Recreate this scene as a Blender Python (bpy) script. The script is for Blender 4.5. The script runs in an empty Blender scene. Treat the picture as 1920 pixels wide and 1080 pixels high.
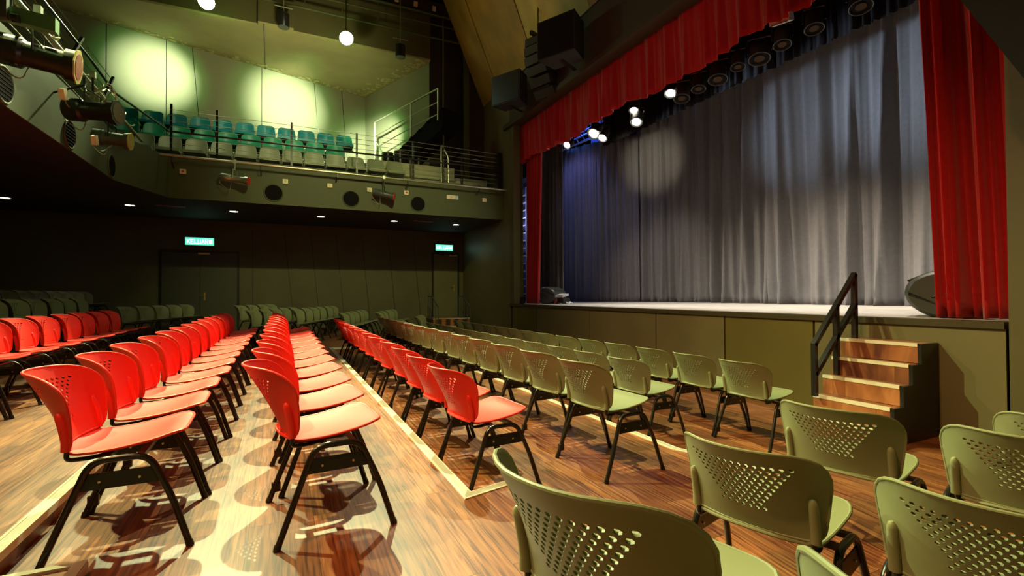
import bpy, math, random
from math import sin, cos, pi, radians
from mathutils import Vector, Matrix
from mathutils.geometry import delaunay_2d_cdt

S = bpy.context.scene
COL = S.collection

# ---------------------------------------------------------------- camera, world, exposure
EYE = 1.05
yaw, pit, rol = radians(25.4), radians(.73), radians(-.28)
cf = Vector((sin(yaw)*cos(pit), cos(yaw)*cos(pit), sin(pit)))
cr = Vector((cos(yaw), -sin(yaw), 0)); cu = cr.cross(cf)
cr2 = cr*cos(rol)+cu*sin(rol); cu2 = -cr*sin(rol)+cu*cos(rol)
cd = bpy.data.cameras.new('camera'); cam = bpy.data.objects.new('camera', cd); COL.objects.link(cam)
cd.sensor_width = 36; cd.lens = 907/1920*36; cd.clip_start = .02
cam.matrix_world = Matrix(((cr2.x, cu2.x, -cf.x, 0), (cr2.y, cu2.y, -cf.y, 0), (cr2.z, cu2.z, -cf.z, EYE), (0, 0, 0, 1)))
S.camera = cam
W = bpy.data.worlds.new('world'); S.world = W; W.use_nodes = True
W.node_tree.nodes['Background'].inputs[0].default_value = (.5, .42, .2, 1)
W.node_tree.nodes['Background'].inputs[1].default_value = .012
S.view_settings.view_transform = 'Standard'; S.view_settings.look = 'None'
S.view_settings.exposure = 0; S.view_settings.gamma = 1; S.view_settings.use_curve_mapping = False

def spot(loc, to, watts, color, angle=60, blend=.5, size=.05):
    l = bpy.data.lights.new('spot', 'SPOT'); l.energy = watts; l.color = color
    l.spot_size = radians(angle); l.spot_blend = blend; l.shadow_soft_size = size
    o = bpy.data.objects.new('spot', l); COL.objects.link(o); o.location = loc
    o.rotation_euler = (Vector(to)-Vector(loc)).to_track_quat('-Z', 'Y').to_euler()
    return o
def point(loc, watts, color, size=.08):
    l = bpy.data.lights.new('lamp', 'POINT'); l.energy = watts; l.color = color; l.shadow_soft_size = size
    o = bpy.data.objects.new('lamp', l); COL.objects.link(o); o.location = loc
    return o
WARM = (1, .80, .50); GRN = (.62, 1, .42); COOL = (.66, .80, 1); CREAM = (1, .95, .62); ROSE = (1, .55, .38)
# house spots over the seats, with a near rose fill
KEY = (.90, 1, .50); OLV = (1, .95, .42)
spot((.6, 11.4, 8.8), (.0, 3.4, 0), 8500, KEY, 50, .5, .05)
spot((-3.6, 7.6, 8.2), (.4, 3.2, 0), 4300, (.95, 1, .42), 58, .6, .05)
spot((-2.0, 12.2, 7.5), (-1.0, 4.4, 0), 3200, KEY, 42, .6, .06)
spot((2.8, 9.6, 8.4), (-1.4, 4.2, .2), 1700, (1, .86, .5), 50, .7, .06)
spot((-2.2, 1.2, 6.4), (2.8, 3.4, 0), 1350, (1, .40, .16), 66, .8, .06)  # near rose fill, added to redden the floor at right
spot((-4.4, 2.6, 6.2), (2.0, 2.6, .3), 520, OLV, 56, .8, .05)
spot((-3.4, 9.8, 8.0), (3.6, 4.2, .2), 1300, (1, .72, .36), 52, .8, .08)
spot((-.6, -.6, 6.4), (.6, 6.5, .3), 420, (1, .72, .40), 60, .8, .08)
spot((1.6, 4.0, 6.3), (2.2, 15.4, .3), 1300, (.95, .92, .38), 52, .8, .05)
# stage lights on the bar
for Y, ty, tz, w, c, an in ((10.1, 12.9, 2.2, 90, (.55, .60, 1), 70), (8.94, 11.6, 5.1, 620, (1, .84, .60), 30), (8.7, 11.0, 1.2, 520, (1, .80, .58), 52),
                            (10.6, 7.4, 1.2, 1100, (1, .80, .58), 46), (9.4, 7.0, 4.8, 620, COOL, 44), (8.2, 5.0, 1.0, 1200, (1, .80, .60), 46),
                            (6.6, 3.0, 1.0, 1000, (1, .82, .62), 46), (7.8, 4.6, 5.0, 900, COOL, 48), (6.0, 2.8, 5.2, 640, COOL, 44), (4.4, 6.6, 1.2, 420, (1, .82, .62), 50)):
    spot((6.45, Y, 4.5), (10.5, ty, tz), w, c, an, 1, .06)
for Y in (9.6, 8.0, 6.4, 4.8, 3.6):
    spot((6.9, Y, 5.0), (8.0, Y-.2, .8), 750, (1, .90, .74), 84, .9, .1)
spot((7.6, 13.2, 5.9), (8.9, 13.6, 4.6), 110, (.30, .32, 1), 90, .8, .1)
point((8.7, 13.6, 6.7), 35, (.1, .25, 1))
point((7.0, 14.6, 3.6), 26, (.5, .55, 1))
# lights that reach the red curtains and the stage front
spot((.2, 3.2, 4.4), (5.8, 8.0, 4.9), 125, (1, .70, .6), 70, .8, .1)
spot((3.2, 8.2, 4.4), (5.9, 2.3, 2.6), 250, (1, .75, .62), 34, .8, .05)  # added for grazing light across the right curtain's folds
spot((1.4, 8.0, 5.0), (5.5, 6.0, .2), 85, (1, .95, .50), 80, .8, .1)
spot((-1.0, 9.0, 6.6), (5.2, 10.5, 8.2), 240, (1, .72, .22), 50, .8, .1)  # added warm light on the sloping panels
# balcony floods and their pools on the upper wall, then fill for soffit, seats, fascia
for X, Y, Z in ((1.42, 12.9, 7.35), (-1.52, 12.9, 7.5)):
    point((X, Y, Z), 8, (.35, 1, .22), .1)  # extra green light behind each flood, standing in for its halo
for a, b, w in (((-1.5, 12.7, 7.2), (-2.95, 15.2, 6.8), 1900), ((1.4, 12.7, 7.1), (.15, 16.1, 6.8), 3200), ((1.9, 12.6, 6.6), (2.8, 16.2, 5.7), 3400)):
    spot(a, b, w*.75, (1, .96, .66), 42, 1, .05); spot(a, b, w*.16, (.25, 1, .2), 54, 1, .05)
spot((.3, 10.6, 5.6), (.2, 14.8, 7.75), 420, (1, .90, .42), 90, 1, .2)  # added uplight for the soffit, not one of the floods
spot((.4, 10.2, 8.6), (-.4, 13.9, 4.6), 420, (1, .95, .55), 60, 1, .1)  # added from above to brighten the balcony seats
spot((1.6, 5.5, 5.6), (1.2, 12.1, 3.5), 150, (.75, .95, .30), 60, 1, .2)
spot((-.4, 6.0, 6.2), (-2.7, 8.6, 3.5), 100, (.60, 1, .25), 80, 1, .2)

# ---------------------------------------------------------------- materials
def mat(name, color, rough=.5, metal=0, noise=0, scale=8, emit=None, bump=0, spec=.5, stretch=None, c2=None, sheen=0):
    m = bpy.data.materials.new(name); m.use_nodes = True; nt = m.node_tree
    b = nt.nodes['Principled BSDF']; b.inputs['Base Color'].default_value = (*color, 1)
    b.inputs['Roughness'].default_value = rough; b.inputs['Metallic'].default_value = metal
    b.inputs['Specular IOR Level'].default_value = spec
    if sheen: b.inputs['Sheen Weight'].default_value = sheen
    if emit:
        b.inputs['Emission Color'].default_value = (*emit[0], 1); b.inputs['Emission Strength'].default_value = emit[1]
    tc = nt.nodes.new('ShaderNodeTexCoord'); n = nt.nodes.new('ShaderNodeTexNoise'); n.inputs['Scale'].default_value = scale
    n.inputs['Detail'].default_value = 5
    mp = nt.nodes.new('ShaderNodeMapping'); nt.links.new(tc.outputs['Object'], mp.inputs[0]); nt.links.new(mp.outputs[0], n.inputs[0])
    if stretch: mp.inputs['Scale'].default_value = stretch
    if noise or c2:
        r = nt.nodes.new('ShaderNodeValToRGB'); k = noise or .0
        lo = tuple(max(0, x*(1-k)) for x in color) if not c2 else color; hi = tuple(min(1, x*(1+k)) for x in color) if not c2 else c2
        r.color_ramp.elements[0].position = .3; r.color_ramp.elements[1].position = .7
        r.color_ramp.elements[0].color = (*lo, 1); r.color_ramp.elements[1].color = (*hi, 1)
        nt.links.new(n.outputs[0], r.inputs[0]); nt.links.new(r.outputs[0], b.inputs['Base Color'])
    if bump:
        bp = nt.nodes.new('ShaderNodeBump'); bp.inputs['Strength'].default_value = bump; bp.inputs['Distance'].default_value = .01
        nt.links.new(n.outputs[0], bp.inputs['Height']); nt.links.new(bp.outputs[0], b.inputs['Normal'])
    return m

def wood(name, rot=0, gain=1.0, red=0.0):
    m = bpy.data.materials.new(name); m.use_nodes = True; nt = m.node_tree; L = nt.links.new
    b = nt.nodes['Principled BSDF']
    tc = nt.nodes.new('ShaderNodeTexCoord'); mp = nt.nodes.new('ShaderNodeMapping')
    mp.inputs['Rotation'].default_value = (0, 0, rot+pi/2); L(tc.outputs['Object'], mp.inputs[0])
    br = nt.nodes.new('ShaderNodeTexBrick'); br.offset = .37; br.inputs['Scale'].default_value = 1
    br.inputs['Brick Width'].default_value = 1.25; br.inputs['Row Height'].default_value = .135
    br.inputs['Mortar Size'].default_value = .0015; br.inputs['Mortar Smooth'].default_value = .2
    br.inputs['Color1'].default_value = (0, 0, 0, 1); br.inputs['Color2'].default_value = (1, 1, 1, 1); br.inputs['Mortar'].default_value = (0, 0, 0, 1)
    L(mp.outputs[0], br.inputs[0])
    # per plank offset of the grain
    ad = nt.nodes.new('ShaderNodeVectorMath'); ad.operation = 'MULTIPLY_ADD'; ad.inputs[1].default_value = (1, 1, 1)
    sc = nt.nodes.new('ShaderNodeVectorMath'); sc.operation = 'SCALE'; sc.inputs['Scale'].default_value = 7
    L(br.outputs['Color'], sc.inputs[0]); L(mp.outputs[0], ad.inputs[0]); L(sc.outputs[0], ad.inputs[2])
    m2 = nt.nodes.new('ShaderNodeMapping'); m2.inputs['Scale'].default_value = (2.2, 44, 1); L(ad.outputs[0], m2.inputs[0])
    n = nt.nodes.new('ShaderNodeTexNoise'); n.inputs['Scale'].default_value = 1.6; n.inputs['Detail'].default_value = 7; n.inputs['Distortion'].default_value = .6
    L(m2.outputs[0], n.inputs[0])
    r = nt.nodes.new('ShaderNodeValToRGB'); e = r.color_ramp.elements
    g = gain
    e[0].position = .34; e[0].color = (.12*g, .026*g, .008*g, 1); e[1].position = .66; e[1].color = (.50*g, .205*g, .068*g, 1)
    mid = r.color_ramp.elements.new(.48); mid.color = (.32*g, .110*g, .034*g, 1)
    L(n.outputs[0], r.inputs[0])
    mx = nt.nodes.new('ShaderNodeMixRGB'); mx.blend_type = 'MULTIPLY'; mx.inputs[0].default_value = 1
    r2 = nt.nodes.new('ShaderNodeValToRGB'); r2.color_ramp.elements[0].color = (.62, .58, .55, 1); r2.color_ramp.elements[1].color = (1.1, 1.08, 1.05, 1)
    L(br.outputs['Color'], r2.inputs[0]); L(r.outputs[0], mx.inputs[1]); L(r2.outputs[0], mx.inputs[2])
    mm = nt.nodes.new('ShaderNodeMixRGB'); mm.inputs[2].default_value = (.03, .01, .005, 1)
    L(br.outputs['Fac'], mm.inputs[0]); L(mx.outputs[0], mm.inputs[1]); L(mm.outputs[0], b.inputs['Base Color'])
    b.inputs['Roughness'].default_value = .42; b.inputs['Specular IOR Level'].default_value = .75
    return m

M = {}
M['floor'] = wood('laminate_floor', gain=.72)
M['stepwood'] = wood('step_wood', 0)
M['nosing'] = mat('nosing', (.55, .56, .45), .35, .3)
M['nosing_edge'] = mat('nosing_lip', (.85, .82, .62), .3, .2)
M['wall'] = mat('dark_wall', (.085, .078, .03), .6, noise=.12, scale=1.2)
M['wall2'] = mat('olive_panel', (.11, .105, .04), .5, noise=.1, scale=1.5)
M['stagefront'] = mat('stage_front', (.135, .125, .055), .5, noise=.1, scale=1.3)
M['stagefront2'] = mat('stage_front_hatch', (.11, .095, .018), .5, noise=.1, scale=1.3)
M['lip'] = mat('stage_lip', (.05, .045, .02), .4)
M['stagefloor'] = mat('stage_floor', (.42, .40, .37), .45, noise=.15, scale=4)
M['door'] = mat('door_panel', (.045, .05, .03), .5)
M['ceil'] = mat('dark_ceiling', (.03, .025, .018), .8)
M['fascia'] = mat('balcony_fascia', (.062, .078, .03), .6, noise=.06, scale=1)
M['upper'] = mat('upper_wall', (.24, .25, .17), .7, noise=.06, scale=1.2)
M['slab'] = mat('peeling_soffit', (.31, .29, .14), .8, scale=2.2, c2=(.36, .33, .16), bump=.3)
M['black'] = mat('black_metal', (.012, .012, .011), .32, .0)
M['legblack'] = mat('chair_leg_black', (.014, .014, .010), .25)
M['steel'] = mat('steel', (.6, .62, .5), .3, .9)
M['red'] = mat('red_plastic', (.80, .032, .016), .42, spec=.42)
M['green'] = mat('olive_plastic', (.20, .225, .11), .48)
M['seatolive'] = mat('seat_beige', (.30, .33, .2), .5); M['seatgreen'] = mat('seat_green', (.02, .30, .16), .45); M['seatblue'] = mat('seat_teal', (.02, .25, .30), .3)
M['redcloth'] = mat('red_velvet', (.40, .005, .007), .75, noise=.1, scale=20, sheen=.3, spec=.2)
M['blackcloth'] = mat('black_drape', (.13, .13, .135), .8, noise=.08, scale=14, sheen=.2, spec=.2)
M['velvet'] = mat('black_border', (.008, .008, .009), .95, spec=.1)
M['header'] = mat('header_beam', (.045, .032, .014), .7, noise=.1, scale=2)
M['acoustic'] = mat('ochre_panel', (.25, .16, .025), .55, noise=.3, scale=2, stretch=(1, 1, .3))
M['acoustic2'] = mat('yellow_panel', (.33, .27, .04), .5, noise=.25, scale=2, stretch=(1, 1, .3))
M['white'] = mat('white_plastic', (.75, .68, .5), .5)
M['cream'] = mat('cream_plinth', (.5, .5, .33), .6, noise=.1)
M['lens'] = mat('lit_lens', (1, 1, 1), .3, emit=((1, .93, .75), 30))
M['lampg'] = mat('lit_flood', (1, 1, 1), .3, emit=((.8, 1, .7), 60))
M['down'] = mat('lit_downlight', (1, 1, 1), .3, emit=((1, .9, .7), 14))
M['darklens'] = mat('unlit_lens', (.045, .024, .008), .6, spec=.1)
M['dimgel'] = mat('dim_red_gel', (.16, .012, .008), .35)
M['redgel'] = mat('red_gel', (.55, .05, .03), .3)
M['brass'] = mat('brass_rim', (.6, .45, .15), .3, .8)
M['signg'] = mat('exit_sign_face', (.05, .5, .35), .4, emit=((.12, .75, .5), 1.3))
M['signw'] = mat('exit_sign_letters', (1, 1, 1), .4, emit=((.85, 1, .95), 2.4))
M['bluelit_metal'] = mat('blue_lit_truss', (.25, .4, .9), .4, .2)  # the blue light on the truss is put into this base colour
M['whitemetal'] = mat('white_metal', (.7, .7, .75), .4, .2)
M['greycab'] = mat('speaker_shell', (.05, .062, .058), .4)
M['sticker'] = mat('green_sticker', (.1, .35, .1), .5)
M['paleblue'] = mat('pale_blue_box', (.45, .6, .9), .5)
M['speakerblk'] = mat('speaker_black', (.02, .02, .018), .6)
M['cable'] = mat('cable_wire', (.35, .36, .25), .4, .6)

# ---------------------------------------------------------------- mesh helpers
class MB:
    def __init__(s): s.v = []; s.f = []; s.fm = []; s.mi = 0
    def add(s, vs, fs):
        o = len(s.v); s.v += [tuple(v) for v in vs]; s.f += [tuple(i+o for i in f) for f in fs]; s.fm += [s.mi]*len(fs); return s
    def box(s, a, b):
        x0, y0, z0 = a; x1, y1, z1 = b
        return s.add([(x0, y0, z0), (x1, y0, z0), (x1, y1, z0), (x0, y1, z0), (x0, y0, z1), (x1, y0, z1), (x1, y1, z1), (x0, y1, z1)],
                     [(0, 3, 2, 1), (4, 5, 6, 7), (0, 1, 5, 4), (1, 2, 6, 5), (2, 3, 7, 6), (3, 0, 4, 7)])
    def obox(s, c, ax, ay, az):   # oriented box: centre and three half-axis vectors
        c, ax, ay, az = map(Vector, (c, ax, ay, az)); vs = []
        for k in (-1, 1):
            for i, j in ((-1, -1), (1, -1), (1, 1), (-1, 1)): vs.append(c+ax*i+ay*j+az*k)
        return s.add(vs, [(0, 3, 2, 1), (4, 5, 6, 7), (0, 1, 5, 4), (1, 2, 6, 5), (2, 3, 7, 6), (3, 0, 4, 7)])
    def prism(s, poly, z0, z1):
        n = len(poly)
        A = sum(poly[i][0]*poly[(i+1) % n][1]-poly[(i+1) % n][0]*poly[i][1] for i in range(n))
        if A < 0: poly = poly[::-1]
        vs = [(x, y, z0) for x, y in poly]+[(x, y, z1) for x, y in poly]
        fs = [tuple(range(n-1, -1, -1)), tuple(range(n, 2*n))]+[(i, (i+1) % n, (i+1) % n+n, i+n) for i in range(n)]
        return s.add(vs, fs)
    def tube(s, pts, r, n=10, caps=True, closed=False):
        pts = [Vector(p) for p in pts]; m = len(pts); rings = []; prev = None
        for i, p in enumerate(pts):
            if closed: t = pts[(i+1) % m]-pts[i-1]
            else: t = pts[min(i+1, m-1)]-pts[max(i-1, 0)]
            t.normalize()
            if prev is None:
                up = Vector((0, 0, 1)) if abs(t.z) < .9 else Vector((0, 1, 0)); a = t.cross(up).normalized()
            else: a = (prev-t*prev.dot(t)).normalized()
            prev = a; b = t.cross(a); rr = r[i] if isinstance(r, (list, tuple)) else r
            rings.append([p+(a*cos(2*pi*k/n)+b*sin(2*pi*k/n))*rr for k in range(n)])
        vs = [v for R in rings for v in R]; fs = []
        for i in range(m if closed else m-1):
            j = (i+1) % m
            for k in range(n): fs.append((i*n+k, j*n+k, j*n+(k+1) % n, i*n+(k+1) % n)[::-1])
        if caps and not closed: fs += [tuple(range(n)), tuple(range((m-1)*n, m*n))[::-1]]
        return s.add(vs, fs)
    def cyl(s, a, b, r, n=20, r2=None):
        return s.tube([a, b], [r, r if r2 is None else r2], n)
    def build(s, name, m, parent=None, smooth=False, loc=None, rot=None):
        me = bpy.data.meshes.new(name); me.from_pydata(s.v, [], s.f)
        ms = m if isinstance(m, (list, tuple)) else [m]
        for k in ms: me.materials.append(M[k] if isinstance(k, str) else k)
        me.polygons.foreach_set('material_index', s.fm)
        if smooth:
            me.polygons.foreach_set('use_smooth', [True]*len(me.polygons))
            try: me.set_sharp_from_angle(angle=radians(40))
            except Exception: pass
        me.update()
        o = bpy.data.objects.new(name, me); COL.objects.link(o); o.parent = parent
        if loc: o.location = loc
        if rot: o.rotation_euler = rot
        return o

def arc_poly(pts, r, n=5):
    out = []; pts = [Vector(p) for p in pts]
    for i, p in enumerate(pts):
        if i in (0, len(pts)-1): out.append(p); continue
        a = (pts[i-1]-p); b = (pts[i+1]-p); d = min(r, a.length*.49, b.length*.49)
        a = p+a.normalized()*d; b = p+b.normalized()*d
        for k in range(n+1):
            t = k/n; out.append(a*(1-t)**2+p*2*t*(1-t)+b*t*t)
    return out
def tag(o, label, cat, group=None):
    o['label'] = label; o['category'] = cat
    if group: o['group'] = group
    return o
def struct(o): o['kind'] = 'structure'; return o
def thing(name, label, cat, loc=(0, 0, 0), rz=0, group=None):
    o = bpy.data.objects.new(name, None); o.empty_display_size = .1; COL.objects.link(o)
    o.location = loc; o.rotation_euler = (0, 0, rz); return tag(o, label, cat, group)
KIDS = {}
def dup(root, loc, rz, label, group=None):
    def cp(o, par):
        c = o.copy(); COL.objects.link(c); c.parent = par
        for ch in KIDS.get(o.name, []): cp(bpy.data.objects[ch], c)
        return c
    r = cp(root, None); r.location = loc; r.rotation_euler = (0, 0, rz); r['label'] = label
    if group: r['group'] = group
    return r
def register(root):
    for o in list(bpy.data.objects):
        p = o.parent
        while p is not None:
            if p == root: KIDS.setdefault(o.parent.name, []).append(o.name); break
            p = p.parent
ORD = ['first', 'second', 'third', 'fourth', 'fifth', 'sixth', 'seventh', 'eighth', 'ninth', 'tenth', 'eleventh', 'twelfth', 'thirteenth', 'fourteenth', 'fifteenth', 'sixteenth']

# ---------------------------------------------------------------- floor tiers
T = {'T00': .42, 'T0': .27, 'T1': .085, 'T2': 0., 'T3': -.13, 'T4': -.28}
XA, XB = .90, 2.72
edgeA = [(2.0, -2.5), (1.32, .3), (1.18, 1.0), (1.15, 2.48), (XA, 2.42), (XA, 10.2), (1.9, 10.2), (1.9, 11.2), (1.12, 12.0), (2.3, 15.43)]
edgeB = [(4.1, -2.5), (3.20, .75), (3.09, 1.86), (XB, 2.80), (XB, 10.2), (3.05, 12.3), (4.2, 15.43)]
fl = MB(); fl.prism([(-.96, -2.5)]+edgeA+[(-.96, 15.43)], -.7, 0); fl.build('floor', 'floor')
struct(bpy.data.objects['floor'])
def floorpiece(poly, z):
    m = MB(); m.prism(poly, -.7, z); return struct(m.build('floor', 'floor'))
floorpiece([(1.14, 1.95)]+edgeA[3:]+edgeB[:1:-1]+[(3.08, 1.6), (2.0, 1.75)], T['T3'])
floorpiece([(2.0, -2.5), (1.32, .3), (1.2, .9), (3.19, .9), (3.20, .75), (4.1, -2.5)], -.205)
m = MB(); m.add([(1.14, 1.95, -.13), (2.0, 1.75, -.13), (3.08, 1.6, -.13), (3.19, .9, -.205), (2.0, .9, -.205), (1.2, .9, -.205)]+[(1.14, 1.95, -.7), (2.0, 1.75, -.7), (3.08, 1.6, -.7), (3.19, .9, -.7), (2.0, .9, -.7), (1.2, .9, -.7)],
    [(0, 5, 4, 1), (1, 4, 3, 2), (6, 7, 10, 11), (7, 8, 9, 10), (0, 1, 7, 6), (1, 2, 8, 7), (2, 3, 9, 8), (3, 4, 10, 9), (4, 5, 11, 10), (5, 0, 6, 11)]); struct(m.build('floor', 'floor'))
floorpiece(edgeB+[(6.0, 15.43), (6.0, -2.5)], T['T4'])
floorpiece([(-2.98, -2.5), (-.96, -2.5), (-.96, 15.43), (-2.98, 15.43)], T['T1'])
floorpiece([(-3.95, -2.5), (-2.98, -2.5), (-2.98, 15.43), (-3.95, 15.43)], T['T0'])
floorpiece([(-9.5, -2.5), (-3.95, -2.5), (-3.95, 15.43), (-9.5, 15.43)], T['T00'])
# half-height aisle step beside the left tier
stp = thing('aisle_step', 'low wooden half step against the tier edge at the bottom left corner', 'step', (-.80, 1.8, 0))
m = MB(); m.box((-.155, -.95, 0), (.125, .55, .04)); m.build('tread', 'floor', stp)
m = MB(); m.box((.095, -.95, .04), (.135, .56, .052)); m.box((-.155, .53, .04), (.095, .56, .052)); m.build('nosing_strip', 'nosing', stp)
m = MB(); m.box((.127, -.95, .012), (.137, .56, .045)); m.build('nosing_lip', 'nosing_edge', stp)

def nosing(name, pts, z, w, side, label):
    """aluminium angle along a polyline; side=+1 puts the band on the left of the travel direction"""
    root = thing(name, label, 'nosing strip', (pts[0][0], pts[0][1], z))
    P = [Vector((p[0]-pts[0][0], p[1]-pts[0][1])) for p in pts]
    def off(d):
        out = []
        for i, p in enumerate(P):
            ns = []
            if i > 0: t = (P[i]-P[i-1]).normalized(); ns.append(Vector((-t.y, t.x)))
            if i < len(P)-1: t = (P[i+1]-P[i]).normalized(); ns.append(Vector((-t.y, t.x)))
            n = sum(ns, Vector((0, 0))).normalized(); k = 1/max(.3, n.dot(ns[0])); out.append(p+n*k*d*side)
        return out
    def strip(a, b, z0, z1, nm, mt):
        A, B = off(a), off(b); m = MB()
        for i in range(len(P)-1):
            q = [(A[i].x, A[i].y), (A[i+1].x, A[i+1].y), (B[i+1].x, B[i+1].y), (B[i].x, B[i].y)]
            m.prism(q, z0, z1)
        m.build(nm, mt, root)
    strip(-.004, w-.012, 0, .004, 'top_band', 'nosing'); strip(w-.012, w, 0, .006, 'back_edge', 'nosing_edge')
    strip(-.006, 0, -.03, .005, 'front_lip', 'nosing_edge')
    return root
nosing('step_nosing', [(1.15, 2.48), (XA, 2.42), (XA, 10.2), (1.88, 10.2)], 0, .055, 1, 'long cream metal step edge running between the second and third red rows')
nosing('step_nosing', [(3.08, 1.9), (XB, 2.80), (XB, 10.2)], T['T3'], .055, 1, 'cream metal step edge under the green rows nearer the stage')
nosing('step_nosing', [(-.96, .0), (-.96, 10.5)], T['T1'], .055, 1, 'cream metal step edge behind the nearest red row at lower left')

# ---------------------------------------------------------------- chair
def shell(outline, holes, pts, surf, th, rim):
    vs = [Vector(p) for p in outline]; n = len(vs); ed = [(i, (i+1) % n) for i in range(n)]
    for h in holes:
        o = len(vs); vs += [Vector(p) for p in h]; k = len(h); ed += [(o+i, o+(i+1) % k) for i in range(k)]
    vs += [Vector(p) for p in pts]
    r = delaunay_2d_cdt(vs, ed, [], 0, 1e-6); V, F = r[0], r[2]
    def inside(p, poly):
        c = False; j = len(poly)-1
        for i in range(len(poly)):
            a, b = poly[i], poly[j]
            if (a[1] > p[1]) != (b[1] > p[1]) and p[0] < (b[0]-a[0])*(p[1]-a[1])/(b[1]-a[1])+a[0]: c = not c
            j = i
        return c
    hc = [(sum(p[0] for p in h)/len(h), sum(p[1] for p in h)/len(h), h) for h in holes]
    tri = []
    for f in F:
        c = (sum(V[i].x for i in f)/3, sum(V[i].y for i in f)/3)
        if not inside(c, outline): continue
        if any((c[0]-a)**2+(c[1]-b)**2 < .0001 and inside(c, h) for a, b, h in hc): continue
        a, b, d = (V[i] for i in f)
        if (b-a).cross(d-a) < 0: f = f[::-1]
        tri.append(tuple(f))
    m = MB(); N = len(V); e = 1e-4; A = []; B = []
    for v in V:
        p = Vector(surf(v.x, v.y)); du = Vector(surf(v.x+e, v.y))-p; dv = Vector(surf(v.x, v.y+e))-p
        nn = du.cross(dv).normalized(); A.append(p+nn*th/2); B.append(p-nn*th/2)
    from collections import Counter
    cnt = {}
    for f in tri:
        for i in range(3): a, b = f[i], f[(i+1) % 3]; cnt[(a, b)] = cnt.get((a, b), 0)+1
    fs = list(tri)+[tuple(i+N for i in f[::-1]) for f in tri]
    for (a, b) in cnt:
        if (b, a) not in cnt: fs.append((b, a, a+N, b+N))
    m.add(A+B, fs)
    if rim:
        m.tube([surf(*p) for p in outline], rim, 8, closed=True)
    return m
def rounded(pts, rad, n=6):
    out = []; k = len(pts)
    for i in range(k):
        p = Vector(pts[i]); a = Vector(pts[i-1])-p; b = Vector(pts[(i+1) % k])-p; d = rad[i]
        a = p+a.normalized()*d; b = p+b.normalized()*d
        for j in range(n+1):
            t = j/n; q = a*(1-t)**2+p*2*t*(1-t)+b*t*t; out.append((q.x, q.y))
    return out
BH = .30
def back_surf(s, t):
    u = t/BH
    return (.035-.150*max(u, 0)**1.2+(.062+.150*u-.060*u*u)*(abs(s)/.25)**2.2, s, .438+.294*u)
def dense(poly, d=.04):
    out = []
    for i in range(len(poly)):
        a = Vector(poly[i]); b = Vector(poly[(i+1) % len(poly)]); k = max(1, int((b-a).length/d))
        for j in range(k): q = a.lerp(b, j/k); out.append((q.x, q.y))
    return out
b_out = dense(rounded([(-.222, 0), (.222, 0), (.262, BH), (-.262, BH)], [.045, .045, .115, .115]))
b_out = [(x, y+(.010*(1-(x/.26)**2) if y > BH*.9 else 0)) for x, y in b_out]
holes = []
for r in range(11):
    t = .252-r*.0165; hw = .168-r*.0098; k = 0; sp = .0235; x = -(.0 if r % 2 == 0 else sp/2)
    xs = []
    j = 0 if r % 2 == 0 else .5
    while j*sp <= hw+.001:
        xs += [j*sp] if j == 0 else [j*sp, -j*sp]
        j += 1
    for x in xs: holes.append([(x+.0070*cos(2*pi*k/7+.3), t+.0063*sin(2*pi*k/7+.3)) for k in range(7)])
bp = []
for i in range(-8, 9):
    for j in range(0, 10):
        x, y = i*.03, .015+j*.03
        if abs(x) > .222+.03*y/BH-.012 or y > BH-.015: continue
        if .075 < y < .265 and abs(x) < .185-(.252-y)*.6+.012: continue
        if (abs(x) > .2 and y > BH-.07): continue
        bp.append((x, y))
backmesh = shell(b_out, holes, bp, back_surf, .006, .0055)
def seat_surf(x, y):
    z = .417+(.050*((x-.12)/.3)**2 if x > .12 else .016*((.12-x)/.08)**2)
    z += .012*((abs(y)/.22)**2-.6)*(1-max(0, (x-.3)/.16))
    if x > .40: z -= .9*(x-.40)**2*6
    return (x, y, z)
s_out = dense(rounded([(.015, 0), (.03, -.10), (.075, -.205), (.455, -.232), (.455, .232), (.075, .205), (.03, .10)], [.04, .04, .03, .12, .12, .03, .04]))
sp_ = [(x*.035+.06, y*.04) for x in range(0, 11) for y in range(-5, 6) if abs(y*.04) < .185+.03*(x/11) and not (x > 8 and abs(y) > 3) and x*.035+.06 < .435]
seatmesh = shell(s_out, [], sp_, seat_surf, .008, .0065)

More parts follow.
